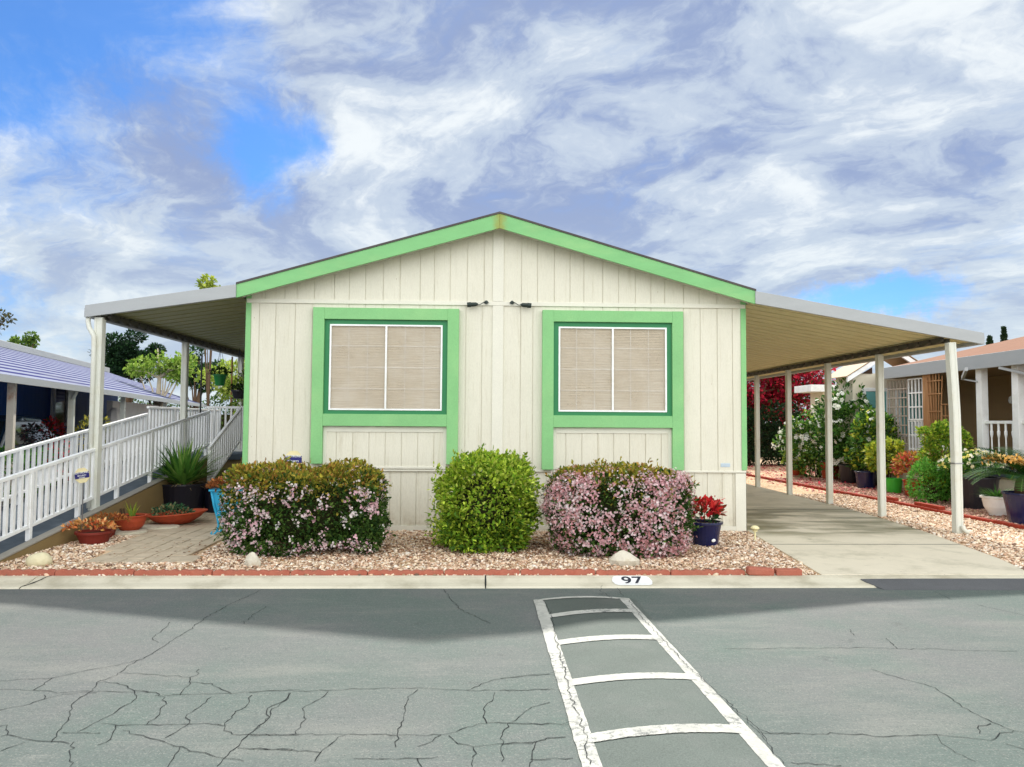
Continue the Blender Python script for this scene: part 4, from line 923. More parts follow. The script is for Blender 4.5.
# ------------------------------------------------------------------ pots, rocks, signs in the gravel bed
def rock(name, label, c, s, seed, mat, sub=3, rough=.22, spike=0):
    bm = bmesh.new(); bmesh.ops.create_icosphere(bm, subdivisions=sub, radius=1)
    P = np.array([v.co[:] for v in bm.verts]); d = 1+lumps(P, 7, rough, 2.2, seed)+lumps(P, 7, rough*.35, 6, seed+1)
    for v, k in zip(bm.verts, d):
        v.co *= k
        if spike: v.co.x *= (1-spike*max(0, v.co.z)); v.co.y *= (1-spike*max(0, v.co.z))
        v.co.x *= s[0]; v.co.y *= s[1]; v.co.z = max(v.co.z, -.55)*s[2]+.5*s[2]
    me = bpy.data.meshes.new(name); bm.to_mesh(me); bm.free(); o = link_mesh(name, me, mat, None, smooth=rough < .2); o.location = c
    return tag(o, label, 'rock')
rock('rounded_stone', 'smooth rounded cream boulder on gravel by the foot of the ramp', (-4.80, 8.50, 0), (.125, .11, .095), 2, rock_m, 3, .07)
rock('garden_rock', 'small knobbly pale rock in front of the left hedge', (-2.50, 8.45, 0), (.085, .07, .10), 5, rockw_m, 3, .22, .25)
rock('garden_rock', 'triangular white rock at the foot of the pink blossom hedge', (1.56, 8.50, 0), (.175, .10, .13), 31, rockw_m, 2, .24, .55)
def potprof(r0, r1, h, th=.015, rim=.02, rh=.03):
    return [(0, 0), (r0, 0), (r0+(r1-r0)*.5, h*.5), (r1, h-rh), (r1+rim, h-rh), (r1+rim, h), (r1-th, h), (r1-th, h-rh-.02), (r1-th-.01, h-.05), (0, h-.05)]
def pot(label, name, c, r0, r1, h, mat, group=None, cat='potted plant', **k):
    t = thing(name, label, cat, c, 0, group)
    MB().lathe(potprof(r0, r1, h, **k), c, 28).build('pot', mat, t, smooth=False, bevel=.003)
    MB().lathe([(0, h-.035), (r1-.016, h-.035)], c, 20).build('soil', soil_m, t)
    return t
def sphere_pts(n, c, r, zmin=-.2, hollow=.5):
    d = nrm(rng.normal(0, 1, (n, 3))); d = d[d[:, 2] > zmin]; q = rng.uniform(hollow, 1, (len(d), 1))**.6
    return np.array(c)+d*q*np.array(r), d
# navy pot with red foliage
t = pot('navy blue pot of red leafed plants beside the pink hedge at the home corner', 'potted_plant', (2.90, 9.93, 0), .165, .215, .31, navy_m)
MB().lathe([(0, 0), (.022, 0), (.018, .004), (0, .006)], (0, 0, 0), 12).build('tmp', white_m)
o = bpy.data.objects['tmp']; o.name = 'sticker'; o.parent = t; o.rotation_euler = (R(98), 0, R(18)); o.location = (.06, -.188, .085); o.scale = (1.4, 1, 1)
P, d = sphere_pts(420, (2.88, 9.93, .42), (.24, .2, .17)); leaves('foliage', P, d, .085, [rgb(190, 36, 44), rgb(214, 54, 52), rgb(160, 26, 38), rgb(226, 90, 84), rgb(120, 60, 40)], t, .7)
P, d = sphere_pts(90, (2.88, 9.93, .34), (.2, .18, .07)); leaves('green_leaves', P, d, .075, [rgb(60, 96, 46), rgb(40, 76, 40)], t, .9)
m = MB()
for k_ in range(7):
    a = k_*.9; x, y = 2.9+.12*math.cos(a), 9.93+.10*math.sin(a); m.tube([(x, y, .27), (x+.05*math.cos(a), y, .45), (x+.07*math.cos(a), y, .56)], [.006, .005, .003], 5)
m.build('stems', twig_m, t)
P = np.concatenate([np.array([[3.0, 9.9, .52]])+rng.normal(0, .03, (22, 3)), np.array([[3.08, 9.95, .56]])+rng.normal(0, .022, (12, 3))]); leaves('top_leaves', P, nrm(rng.normal(0, 1, P.shape)), .06, [rgb(206, 40, 50), rgb(226, 80, 80)], t, .7)
# solar light
t = thing('garden_light', 'small cream mushroom garden light on a stake at the driveway edge', 'garden light', (3.67, 10.22, 0))
MB().lathe([(0, 0), (.010, 0), (.012, .13), (.03, .135), (.034, .15), (.012, .155), (.012, .16), (0, .16)], (3.67, 10.22, 0), 14).build('stake', cream2_m, t)
MB().lathe([(0, .215), (.03, .21), (.055, .19), (.058, .175), (.05, .165), (.0, .16)], (3.67, 10.22, 0), 18).build('cap', cream2_m, t, smooth=True)
# left patio group
t = pot('dark terracotta bowl of orange and yellow succulents in front of the ramp post', 'succulent_bowl', (-4.98, 10.02, 0), .16, .21, .16, dterra_m, rim=.015)
P, d = sphere_pts(520, (-5.03, 10.0, .19), (.33, .24, .10), .0, .6); leaves('succulents', P, d, .055, [rgb(226, 160, 98), rgb(214, 130, 78), rgb(236, 190, 130), rgb(190, 96, 56), rgb(200, 150, 80)], t, .6)
t = pot('dark pot of rust-brown succulents against the side of the ramp', 'succulent_pot', (-5.10, 10.55, 0), .11, .14, .15, dterra_m, rim=.01)
P, d = sphere_pts(420, (-5.02, 10.5, .22), (.26, .18, .09), .0, .6); leaves('succulents', P, d, .045, [rgb(176, 110, 60), rgb(150, 84, 44), rgb(190, 130, 76)], t, .6)
disc = MB().lathe([(0, 0), (.24, 0), (.245, .02), (.235, .045), (0, .045)], (0, 0, 0), 26).build('stepping_stone', conc_m, bevel=.004); disc.location = (-4.93, 10.85, 0)
tag(disc, 'round grey stepping stone under the red terracotta bowl', 'stepping stone')
d2 = disc.copy(); COL.objects.link(d2); d2.location = (-4.72, 11.35, 0); d2.scale = (1.2, .9, 1); tag(d2, 'oval grey stepping stone in front of the wide shallow bowl', 'stepping stone')
BR = [(0, .0), (.12, 0), (.17, .05), (.20, .13), (.205, .19), (.225, .19), (.225, .205), (.19, .205), (.185, .17), (0, .17)]
t = thing('terracotta_bowl', 'round red terracotta bowl with a spiky green sprout on a stepping stone', 'potted plant', (-4.95, 10.95, .045))
MB().lathe(BR, (-4.95, 10.95, .045), 28).build('bowl', terra_m, t)
MB().lathe([(0, .18), (.186, .18)], (-4.95, 10.95, .045), 20).build('soil', soil_m, t)
def blades(name, c, n, L, w, parent, cols, lean=(.15, .9), droop=.25, seg=5, rbase=.05, fold=.25, az=None):
    V = []; F = []; C = []
    for i in range(n):
        a = rnd.uniform(0, 6.283) if az is None else rnd.uniform(*az); ln = rnd.uniform(*lean); l = L*rnd.uniform(.7, 1.1); ww = w*rnd.uniform(.8, 1.2)
        dh = Vector((math.cos(a), math.sin(a), 0)); sd_ = Vector((-dh.y, dh.x, 0)); p = Vector(c)+dh*rbase*rnd.uniform(.2, 1); th_ = ln
        col = np.array(rnd.choice(cols))*rnd.uniform(.8, 1.2); k = len(V)
        for s in range(seg+1):
            u = s/seg; hw_ = ww*(.45+.55*math.sin(math.pi*min(1, u*1.2+.15)))*(1-u**3)*.5+.001
            up_ = dh*(-math.cos(th_))+Vector((0, 0, math.sin(th_)))
            V += [tuple(p-sd_*hw_+up_*fold*hw_), tuple(p), tuple(p+sd_*hw_+up_*fold*hw_)]; C += [col]*3
            p = p+(dh*math.sin(th_)+Vector((0, 0, math.cos(th_))))*l/seg; th_ += droop/seg*(1+u)
        for s in range(seg):
            q = k+3*s; F += [(q, q+1, q+4, q+3), (q+1, q+2, q+5, q+4)]
    return npmesh(name, V, F, LEAF, parent, np.array(C))
blades('sprout', (-4.93, 10.95, .22), 14, .24, .03, t, [rgb(170, 180, 70), rgb(120, 150, 60)], (.05, .5))
m = MB()
for dx_ in (-.12, -.08): m.tube([(-4.95+dx_, 10.93, .2), (-4.95+dx_-.01, 10.93, .34)], [.018, .014], 7)
m.build('cut_stems', twig_m, t)
t = thing('shallow_bowl', 'wide shallow terracotta dish of low green succulents, tilted toward the patio', 'potted plant', (-4.62, 11.75, .03))
m = MB().lathe([(0, .0), (.2, 0), (.33, .07), (.42, .15), (.44, .15), (.44, .165), (.40, .165), (.3, .10), (0, .09)], (0, 0, 0), 32)
Mx = Matrix.Translation((-4.62, 11.75, .03)) @ Matrix.Rotation(R(-4), 4, 'Y'); m.v = [tuple(Mx @ Vector(v)) for v in m.v]; m.build('bowl', terra_m, t)
P, d = sphere_pts(1100, (-4.68, 11.72, .16), (.30, .26, .14), .0, .6); leaves('succulents', P, d, .05, [rgb(70, 112, 84), rgb(96, 130, 90), rgb(50, 90, 60), rgb(150, 140, 100)], t, .6)
for c, lab in (((-4.28, 13.15), 'large dark navy pot holding a big spiky green clump at the stair foot'),):
    t = pot(lab, 'potted_agave', (c[0]-.80, c[1], 0), .31, .40, .52, blackpot_m)
    blades('foliage', (c[0]-.80, c[1], .50), 190, .78, .066, t, [rgb(86, 136, 56), rgb(108, 156, 66), rgb(66, 112, 48), rgb(136, 166, 84)], (.1, 1.15), .35, 5, .16)
    blades('dry_leaves', (c[0]-.80, c[1], .47), 40, .55, .04, t, [rgb(170, 150, 110), rgb(150, 130, 90)], (1.0, 1.45), .5, 4, .14)
t = pot('second dark pot half hidden behind the large spiky potted clump', 'plant_pot', (-4.50, 13.35, 0), .26, .33, .46, blackpot_m, cat='pot')
t = pot('small pot with upright fern-like greenery at the foot of the stair railing', 'potted_fern', (-4.98, 14.3, .12), .12, .15, .24, dterra_m)
blades('foliage', (-4.98, 14.3, .34), 60, .42, .02, t, [rgb(110, 134, 70), rgb(130, 150, 80)], (.0, .35), .2, 4, .08)
# turquoise stand with brown succulents
t = thing('plant_stand', 'turquoise painted plant stand with curled feet left of the hedge', 'plant stand', (-3.54, 10.75, 0))
bc = Vector((-3.54, 10.75, 0)); m = MB()
zt, zb_ = .62, .27
T4 = [(-.19, -.13), (.19, -.13), (.19, .13), (-.19, .13)]
m.add([(bc.x+x, bc.y+y, zt) for x, y in T4]+[(bc.x+x*.62, bc.y+y*.62, zb_) for x, y in T4], [(0, 1, 5, 4), (1, 2, 6, 5), (2, 3, 7, 6), (3, 0, 4, 7), (4, 5, 6, 7)])
m.build('planter_box', turq_m, t)
m = MB(); m.bar((bc.x-.21, bc.y-.14, .625), (bc.x+.21, bc.y-.14, .625), .03, .025); m.bar((bc.x-.21, bc.y+.14, .625), (bc.x+.21, bc.y+.14, .625), .03, .025)
m.bar((bc.x-.2, bc.y-.15, .625), (bc.x-.2, bc.y+.15, .625), .03, .025); m.bar((bc.x+.2, bc.y-.15, .625), (bc.x+.2, bc.y+.15, .625), .03, .025); m.build('rim', turq_m, t)
for sx in (-1, 1):
    for sy in (-1, 1):
        q = [(sx*.18, sy*.13, .61), (sx*.15, sy*.11, .42), (sx*.11, sy*.09, .26), (sx*.09, sy*.08, .15), (sx*.11, sy*.10, .06), (sx*.15, sy*.12, .016), (sx*.175, sy*.13, .04), (sx*.16, sy*.12, .065)]
        MB().tube([(bc.x+a, bc.y+b_, c_) for a, b_, c_ in q], [.017, .018, .018, .015, .014, .014, .012, .008], 8).build('leg', turq_m, t, smooth=True)
t = thing('succulent_clump', 'rust-brown succulents filling the turquoise plant stand', 'plant', (-3.54, 10.75, .57))
MB().box(bc.x-.17, bc.x+.17, bc.y-.12, bc.y+.12, .55, .60).build('soil', soil_m, t)
P, d = sphere_pts(800, (-3.57, 10.75, .66), (.24, .2, .12), -.1, .6); leaves('foliage', P, d, .05, [rgb(176, 104, 60), rgb(150, 84, 46), rgb(130, 90, 50), rgb(196, 130, 80)], t, .6)
P, d = sphere_pts(220, (-3.42, 10.85, .82), (.11, .1, .13), -.1, .5); leaves('tall_shoots', P, d, .05, [rgb(160, 100, 66), rgb(186, 130, 90)], t, .6)
t = pot('black pot with dark leaves on the ground beside the stairs and the home wall', 'plant_pot', (-3.72, 12.6, .0), .15, .20, .62, blackpot_m, cat='potted plant')
P, d = sphere_pts(260, (-3.72, 12.6, .8), (.18, .16, .30), -.3, .5); leaves('foliage', P, d, .07, [rgb(30, 46, 30), rgb(60, 70, 60), rgb(40, 56, 40)], t, .8)
# security signs
def sign(label, x, y, z, r, tilt, lines, zb=0.0):
    t = thing('yard_sign', label, 'sign', (x, y, zb))
    MB().tube([(x+.01, y+.012, zb), (x+.01, y+.012, z)], .008, 7).build('stake', steel_m, t)
    Mx = Matrix.Translation((x, y, z)) @ Matrix.Rotation(tilt, 4, 'Y')
    oc = [(r*math.cos(R(22.5+45*i)), r*math.sin(R(22.5+45*i))) for i in range(8)]
    m = MB(); m.extr(oc, -.006, .004, 'y'); m.v = [tuple(Mx @ Vector(v)) for v in m.v]; pl = m.build('plate', signc_m, t)
    m = MB(); oc2 = [(a*.93, b_*.93) for a, b_ in oc]; n = 8
    m.add([(a, -.0075, b_) for a, b_ in oc]+[(a, -.0075, b_) for a, b_ in oc2], [(i, (i+1) % 8, (i+1) % 8+8, i+8) for i in range(8)]); m.v = [tuple(Mx @ Vector(v)) for v in m.v]; m.build('border', MATS['sign_cream'], pl)
    m = MB(); m.box(-r*.9, r*.9, -.010, -.006, -r*.36, r*.40); m.v = [tuple(Mx @ Vector(v)) for v in m.v]; bd = m.build('band', signb_m, pl)
    for s, zz, sz in lines:
        textmesh('lettering', s, sz, white_m, None, Mx @ Matrix.Translation((0, -.0125, zz)) @ Matrix.Rotation(R(90), 4, 'X')).parent = bd
        o = bpy.data.objects[bd.children[-1].name] if bd.children else None
        o.data.transform(Matrix.Translation(-Vector((x, y, zb))))
    return t
sign('octagonal cream and navy security sign showing above the left hedge', -2.60, 10.55, 1.055, .128, 0, [("ELECTRONIC", .045, .040), ("SECURITY", -.025, .034)])
sign('cream and navy security sign on a stake in front of the ramp post', -5.30, 10.30, .845, .105, R(-9), [("ELECTRONIC", .035, .032), ("SECURITY", -.002, .026), ("SYSTEMS", -.030, .020)], .0)
# hanging pots by the landing
def hang(label, x, y, z, r, h, mat, zhook, cols, n, up=.12):
    t = thing('hanging_pot', label, 'hanging plant', (x, y, z))
    MB().lathe(potprof(r*.7, r, h, rim=.015), (x, y, z), 20).build('pot', mat, t)
    m = MB()
    for a in (0, 2.1, 4.2): m.tube([(x+r*math.cos(a), y+r*math.sin(a), z+h), (x, y, zhook)], .004, 4)
    m.build('hanger', black_m, t)
    P, d = sphere_pts(n, (x, y, z+h+.02), (r*1.5, r*1.4, up), -.4, .3); leaves('foliage', P, d, .06, cols, t, .9)
DG = [rgb(36, 60, 30), rgb(50, 80, 36), rgb(30, 48, 26)]
hang('upper green hanging pot with dark trailing leaves under the porch awning', -5.15, 15.0, 2.26, .12, .22, hgreen_m, 3.0, DG, 240)
hang('lower dark hanging pot close to the home wall under the porch awning', -4.72, 14.8, 2.00, .13, .17, blackpot_m, 2.98, DG, 200, .08)
t = pot('turquoise pot of leafy green stems on the porch landing', 'potted_plant', (-4.75, 16.3, LZ), .16, .2, .32, turq_m)
P, d = sphere_pts(900, (-4.95, 16.4, 2.05), (.42, .4, .70), -.8, .2); leaves('foliage', P, d, .10, [rgb(150, 176, 60), rgb(120, 156, 50), rgb(90, 124, 44), rgb(176, 190, 90)], t, .8)
stems(MB(), (-4.8, 16.3, LZ+.3), 14, .35, .9, .012).build('stems', twig_m, t)
for x, y, lab in ((-5.95, 16.2, 'thin black pole standing on the landing behind the front railing'), (-5.45, 16.6, 'thin green-brown pole standing on the landing beside the turquoise pot')):
    o = MB().tube([(x, y, LZ), (x, y, LZ+1.9), (x+.0, y, LZ+2.05)], .018, 8).build('garden_pole', black_m if x < -5.9 else wood_m); tag(o, lab, 'pole'); recenter(o)
# ------------------------------------------------------------------ left neighbour: blue home with a striped roof
TH = R(12.4); c_, s_ = math.cos(TH), math.sin(TH)
NB = Vector((-7.70, 12.36, 0))
def nb(x, y, z=0): return (NB.x+x*c_-y*s_, NB.y+x*s_+y*c_, z)
nh = thing('blue_home', 'dark blue home with a striped lavender and white metal awning roof', 'house', tuple(NB), TH)
B = dict(world=False)
YA, YB = -9, 24
m = MB(); m.add([(.05, YA, 2.25), (.05, YB, 2.25), (-4.3, YB, 3.75), (-4.3, YA, 3.75), (.05, YA, 2.20), (.05, YB, 2.20), (-4.3, YB, 3.70), (-4.3, YA, 3.70)], [(0, 1, 2, 3), (7, 6, 5, 4), (0, 4, 5, 1), (0, 3, 7, 4), (1, 5, 6, 2), (2, 6, 7, 3)])
m.build('awning_roof', stripe_m, nh, **B)
MB().box(.05, .10, YA, YB, 2.17, 2.29).build('gutter', alu_m, nh, **B)
m = MB(); m.box(-9.5, -4.15, YA, YB, 3.70, 3.92); m.build('upper_roof', alu_m, nh, bevel=.02, **B)
m = MB(); m.box(-4.2, -4.1, 1, 7.5, 3.64, 3.70); m.build('roof_gap', black_m, nh, **B)
m = MB()
siding(m, YA, 21.9, 0, lambda x: 2.95, 0, [YA+.3*i for i in range(103)]); m.v = [(-3.3+0*a-b_, a, z) for a, b_, z in m.v]; m.build('wall', blue_m, nh, **B)
MB().box(-9.3, -3.32, YA, 22, 0, 3.2).box(-9.3, -4.35, YA, 22, 3.21, 3.69).build('house_body', blue_m, nh, **B)
w = MB()
for q in ((13.4, 13.62, 1.35, 2.75), (14.8, 15.02, 1.35, 2.75), (13.62, 14.8, 2.6, 2.75), (13.62, 14.8, 1.35, 1.47)): w.box(-3.3, -3.22, q[0], q[1], q[2], q[3])
w = w.build('window', white_m, nh, **B); MB().box(-3.29, -3.26, 13.62, 14.8, 1.47, 2.6).build('pane', glassd_m, w, **B)
for i, y in enumerate((.95, 4.25, 8.7, 14.6, 19)):
    MB().box(-.20, -.09, y-.055, y+.055, 0, 2.21).build('post', rust_m if i in (0,) else post_m, nh, **B)
m = MB().tube([(-.02, 4.1, 2.18), (-.05, 4.13, 2.12), (-.12, 4.2, 2.02)], .04, 8); m.build('downspout', post_m, nh, **B)
o = MB().lathe([(0, 0), (.16, 0), (.16, .22), (.24, .23), (.24, .28), (0, .32)], (0, 0, 0), 14).build('roof_vent', alu_m, nh, **B); o.location = (-4.7, 8.2, 3.9)
ww = MB().box(-.95, -.80, 10.4, 21.5, 0, 2.13).build('white_wall', stucco_m); ww.location = tuple(NB); ww.rotation_euler = (0, 0, TH); tag(ww, 'white stucco garden wall under the striped roof behind the ramp railings', 'wall')
# draped cloth at near end of the white wall
t = thing('draped_sheet', 'white dust sheet draped over a tall stand at the end of the white wall', 'cloth', nb(-.62, 9.8), TH)
m = MB(); n = 28
for j, (z, r_) in enumerate(((0, .34), (.5, .32), (1.0, .28), (1.5, .22), (1.8, .15), (1.92, .05))):
    for i in range(n):
        a = 2*math.pi*i/n; rr = r_*(1+.13*math.sin(a*7+j*.3)); m.v.append((rr*math.cos(a), rr*.8*math.sin(a), z))
for j in range(5):
    for i in range(n): m.f.append((j*n+i, j*n+(i+1) % n, (j+1)*n+(i+1) % n, (j+1)*n+i))
m.f.append(tuple(5*n+i for i in range(n))); m.build('sheet', stucco_m, t, smooth=True, world=False)
# parked car, partly in frame
car = thing('parked_car', 'dark blue-grey car parked nose out under the striped carport roof', 'car', nb(-1.42, 3.1), TH)
prof = [(-2.25, .32), (-2.28, .62), (-2.18, .86), (-1.2, 1.02), (-.45, 1.56), (.2, 1.66), (1.2, 1.62), (2.0, 1.18), (2.2, 1.08), (2.25, .62), (2.2, .32)]
m = MB(); hw_ = .88
def ring(xs, inset): return [(xs*(hw_-(inset if z > 1.04 else 0)*(z-1.0)/.65), y, z) for y, z in prof]
A = ring(-1, .22); Bq = ring(1, .22); n = len(prof); m.add(A+Bq, [tuple(range(n))[::-1], tuple(range(n, 2*n))]+[(i, i+1, n+i+1, n+i) for i in range(n-1)]+[(n-1, 0, n, 2*n-1)])
m.build('body', carpaint_m, car, bevel=.05, world=False)
m = MB(); m.add([(-.72, -1.12, 1.075), (.72, -1.12, 1.075), (.62, -.50, 1.53), (-.62, -.50, 1.53)], [(0, 1, 2, 3)]); m.v = [(x, y-.012, z+.014) for x, y, z in m.v]; m.build('windshield', glassd_m, car, world=False)
for sx in (-1, 1):
    m = MB(); m.add([(sx*.875, -.85, 1.10), (sx*.875, 1.75, 1.12), (sx*.72, 1.05, 1.55), (sx*.71, -.30, 1.56)], [(0, 1, 2, 3)]); m.build('side_window', glassd_m, car, world=False)
    MB().tube([(sx*.80, -1.2, 1.05), (sx*.70, -.47, 1.58)], .025, 6).build('pillar_trim', alu_m, car, world=False)
    m = MB(); m.lathe([(0, 0), (.12, 0), (.10, .03), (0, .04)], (0, 0, 0), 14, 1.3, .8); o = m.build('headlight', alu_m, car, world=False); o.location = (sx*.62, -2.24, .72); o.rotation_euler = (R(84), 0, 0)
    for y in (-1.42, 1.38):
        o = MB().lathe([(0, -.1), (.31, -.1), (.33, -.06), (.33, .06), (.31, .1), (0, .1)], (0, 0, 0), 24).build('wheel', rubber_m, car, world=False); o.location = (sx*.80, y, .33); o.rotation_euler = (0, R(90), 0)
        q = MB().lathe([(0, 0), (.2, 0), (.19, .01), (0, .02)], (0, 0, .1 if sx > 0 else -.12), 18).build('rim', steel_m, o, world=False)
def bush(name, label, c, r, n, size, cols, fl=0, flc=None, cat='bush', seed=1, group=None, zmin=-.9, fls=.05, cl=3, stem=True, amp=.10, spread=.8):
    t = thing(name, label, cat, (c[0], c[1], max(0, c[2]-r[2]) if stem is not True else 0), 0, group)
    if stem: stems(MB(), (c[0], c[1], 0 if stem is True else c[2]-r[2]), 16, r[0]*.6, c[2]+r[2]*.3, .014).build('stems', twig_m, t)
    P, d = superell(n, c, r, 2.3, amp*max(r)*1.6, seed, zmin, .12*max(r)); leaves('foliage', P, d, size, cols, t, spread)
    if fl:
        P, d = superell(fl, c, np.array(r)*1.07, 2.3, amp*max(r)*1.6, seed, -.7, .02)
        flowers('blossoms', P, d, fls, flc, t, cl, fls*.4)
    return t
bush('red_bush', 'dark leafed bush with deep red blooms by the parked car', nb(-.45, 4.1, 1.2), (.24, .28, .42), 700, .08, [rgb(140, 30, 40), rgb(90, 30, 34), rgb(40, 60, 30), rgb(170, 40, 50)], seed=3)
bush('yellow_shrub', 'sparse yellow-green shrub beside the second carport post on the left', nb(.1, 4.9, 1.25), (.30, .3, .45), 500, .08, [rgb(190, 180, 80), rgb(130, 130, 60), rgb(90, 100, 44)], seed=4)
bush('low_green_bush', 'low bright green bush between the ramp railing and the parked car', (-8.05, 13.3, .62), (.75, .5, .42), 2600, .07, [rgb(84, 140, 50), rgb(104, 160, 60), rgb(60, 110, 40)], seed=6)
bush('red_flower_clump', 'small clump of scarlet flowers seen through the ramp railings', (-7.35, 13.6, .80), (.22, .25, .38), 400, .07, [rgb(60, 90, 40), rgb(40, 66, 34)], 90, [rgb(206, 40, 60), rgb(180, 30, 50)], cat='flowers', seed=8, fls=.06)
# ------------------------------------------------------------------ trees behind on the left
def tree(name, label, base, h, crown, n, size, cols, seed, limbs=7, trunk_r=.14, bark=None, p=2.2, amp=.22, clumps=26, group=None):
    rr = random.Random(seed); t = thing(name, label, 'tree', base, 0, group); bx_, by, bz = base; m = MB()
    cz = crown[2]; pts = [(bx_, by, bz), (bx_+rr.uniform(-.15, .15), by, bz+h*.35), (bx_+rr.uniform(-.2, .2), by, bz+h*.7), (bx_, by, bz+h*.95)]
    m.tube(pts, [trunk_r, trunk_r*.8, trunk_r*.5, trunk_r*.12], 9); tr = m.build('trunk', bark or bark_m, t)
    Ps = []; Ds = []
    for i in range(clumps):
        d = Vector((rr.gauss(0, 1), rr.gauss(0, 1), rr.gauss(0, .9))).normalized(); q = rr.uniform(.35, 1)
        c = Vector((crown[0], crown[1], cz))+Vector((d.x*crown[3][0], d.y*crown[3][1], d.z*crown[3][2]))*q
        if i < limbs*2:
            b0 = Vector(pts[1 if i % 2 else 2]); m2 = (b0+c)/2+Vector((rr.uniform(-.15, .15), rr.uniform(-.15, .15), .1)); MB().tube([b0, m2, c], [trunk_r*.35, trunk_r*.2, trunk_r*.06], 6).build('limb', bark or bark_m, t)
        k = n//clumps; r_ = min(crown[3])*rr.uniform(.22, .42); dd = nrm(rng.normal(0, 1, (k, 3))); Ps.append(np.array(c)+dd*r_*rng.uniform(.25, 1, (k, 1))**.5*[1.2, 1.2, .8]); Ds.append(dd)
    leaves('crown', np.concatenate(Ps), np.concatenate(Ds), size, cols, t, .9); return t
tree('evergreen_tree', 'dark evergreen tree rising behind the striped roof', (-17.45, 38, 0), 5.6, (-17.45, 38, 4.6, (1.3, 1.2, 1.35)), 16000, .15, [rgb(30, 56, 34), rgb(42, 72, 40), rgb(24, 44, 30)], 3, clumps=40)
tree('leafy_tree', 'light green open tree with pale limbs right of the evergreen tree', (-12.3, 29, 0), 4.5, (-12.3, 29, 3.7, (1.25, 1.1, .95)), 2000, .15, [rgb(130, 160, 60), rgb(100, 134, 50), rgb(156, 180, 84)], 5, bark=material('pale_bark', rgb(196, 184, 160), .9), clumps=22)
tree('leafy_tree', 'dark green tree just behind the light green open tree', (-13.4, 36, 0), 4.8, (-13.6, 36, 3.8, (1.3, 1.2, 1.0)), 4200, .15, [rgb(50, 84, 44), rgb(36, 64, 36)], 8, clumps=22)
tree('leafy_tree', 'slender tree whose top sprig shows above the porch awning', (-7.25, 20, 0), 5.1, (-7.2, 20, 4.95, (.42, .4, .36)), 500, .12, [rgb(140, 160, 60), rgb(170, 180, 80)], 6, trunk_r=.045, clumps=9, limbs=4)
tree('leafy_tree', 'pale green tree glowing beyond the end of the porch landing', (-7.6, 24, 0), 3.9, (-7.5, 24, 2.9, (1.2, 1.1, 1.1)), 3600, .14, [rgb(170, 190, 80), rgb(196, 206, 110), rgb(130, 156, 60)], 16, trunk_r=.09, clumps=24)
tree('bare_tree', 'nearly leafless dark tree top at the left edge above the striped roof', (-14.2, 22, 0), 4.9, (-14.1, 22, 4.3, (.75, .6, .6)), 500, .11, [rgb(60, 60, 40), rgb(84, 84, 50)], 12, trunk_r=.09, clumps=16, limbs=8)
tree('leafy_tree', 'small green treetop just over the ridge of the striped roof', (-20.3, 34, 0), 5.3, (-20.3, 34, 4.95, (.75, .6, .45)), 900, .14, [rgb(70, 100, 44), rgb(110, 136, 60)], 13, clumps=12)
# distant hedge rows close the view under the awnings
def row(label, x0, x1, y, h, seed, cols, k=9000):
    t = thing('hedge_row', label, 'hedge', ((x0+x1)/2, y, 0)); n = k
    MB().box(x0+.3, x1-.3, y-.15, y+.45, 0, h*.72).build('shade_core', core_m, t)
    P = np.stack([rng.uniform(x0, x1, n), y+rng.normal(0, .35, n), rng.uniform(.05, h, n)], 1); P[:, 2] *= 1+lumps(P, 6, .22, 1.1, seed); leaves('foliage', P, np.tile([0, -1., .3], (n, 1)), .20, cols, t, .9)
row('long green hedge far behind the blue home and the landing', -22, -4.5, 46, 2.7, 2, [rgb(60, 90, 44), rgb(84, 110, 54), rgb(44, 70, 36)])
row('dark green hedge closing the far end of the driveway', 3.6, 24, 36, 2.2, 3, [rgb(36, 58, 32), rgb(48, 74, 38), rgb(28, 46, 28)], 12000)
# ------------------------------------------------------------------ right neighbour
rh = thing('cream_home', 'cream home with an orange shingle roof, porch and white railing', 'house', (12, 18, 0))
m = MB(); m.add([(10.35, 9, 3.03), (10.35, 19.5, 3.03), (16, 19.5, 4.35), (16, 9, 4.35)], [(0, 1, 2, 3)]); m.add([(10.35, 19.5, 3.03), (12.6, 23.5, 3.05), (16, 23.5, 3.5), (16, 19.5, 4.35)], [(0, 1, 2, 3)]); m.build('roof', shingleO_m, rh)
MB().box(10.28, 10.36, 9, 19.55, 2.76, 3.05).build('fascia', alu_m, rh, bevel=.006)
m = MB(); m.poly([(10.36, 9, 2.80), (13, 9, 2.80), (13, 21, 2.80), (10.36, 19.5, 2.80)]); m.build('porch_ceiling', tan_m, rh)
m = MB(); siding(m, 9, 21, .0, lambda x: 2.8, 0, []); 
lap = MB(); z = .6
while z < 2.8:
    lap.add([(12.62, 9, z), (12.62, 21, z), (12.645, 21, z+.195), (12.645, 9, z+.195), (12.645, 9, z), (12.645, 21, z)], [(0, 1, 2, 3), (4, 5, 1, 0)]); z += .195
lap.build('porch_wall', tan_m, rh)
m = MB(); m.box(12.66, 20, 9, 21, 0, 2.79); m.build('house_body', cream_m, rh)
MB().box(10.50, 12.6, 9, 19.4, .54, .64).build('porch_floor', deck_m, rh)
MB().box(10.55, 12.6, 9, 19.35, 0, .53).build('porch_base', cream_m, rh)
for y in (15.72, 14.62, 12.9, 11.0): MB().box(10.47, 10.62, y-.09, y+.09, .64, 2.80).build('porch_post', white_m, rh, bevel=.008)
w2 = MB().box(11.55, 12.5, 20.86, 20.95, 1.25, 2.55).build('window', white_m, rh, bevel=.004); MB().box(11.63, 12.42, 20.84, 20.858, 1.33, 2.47).build('pane', glasst_m, w2)
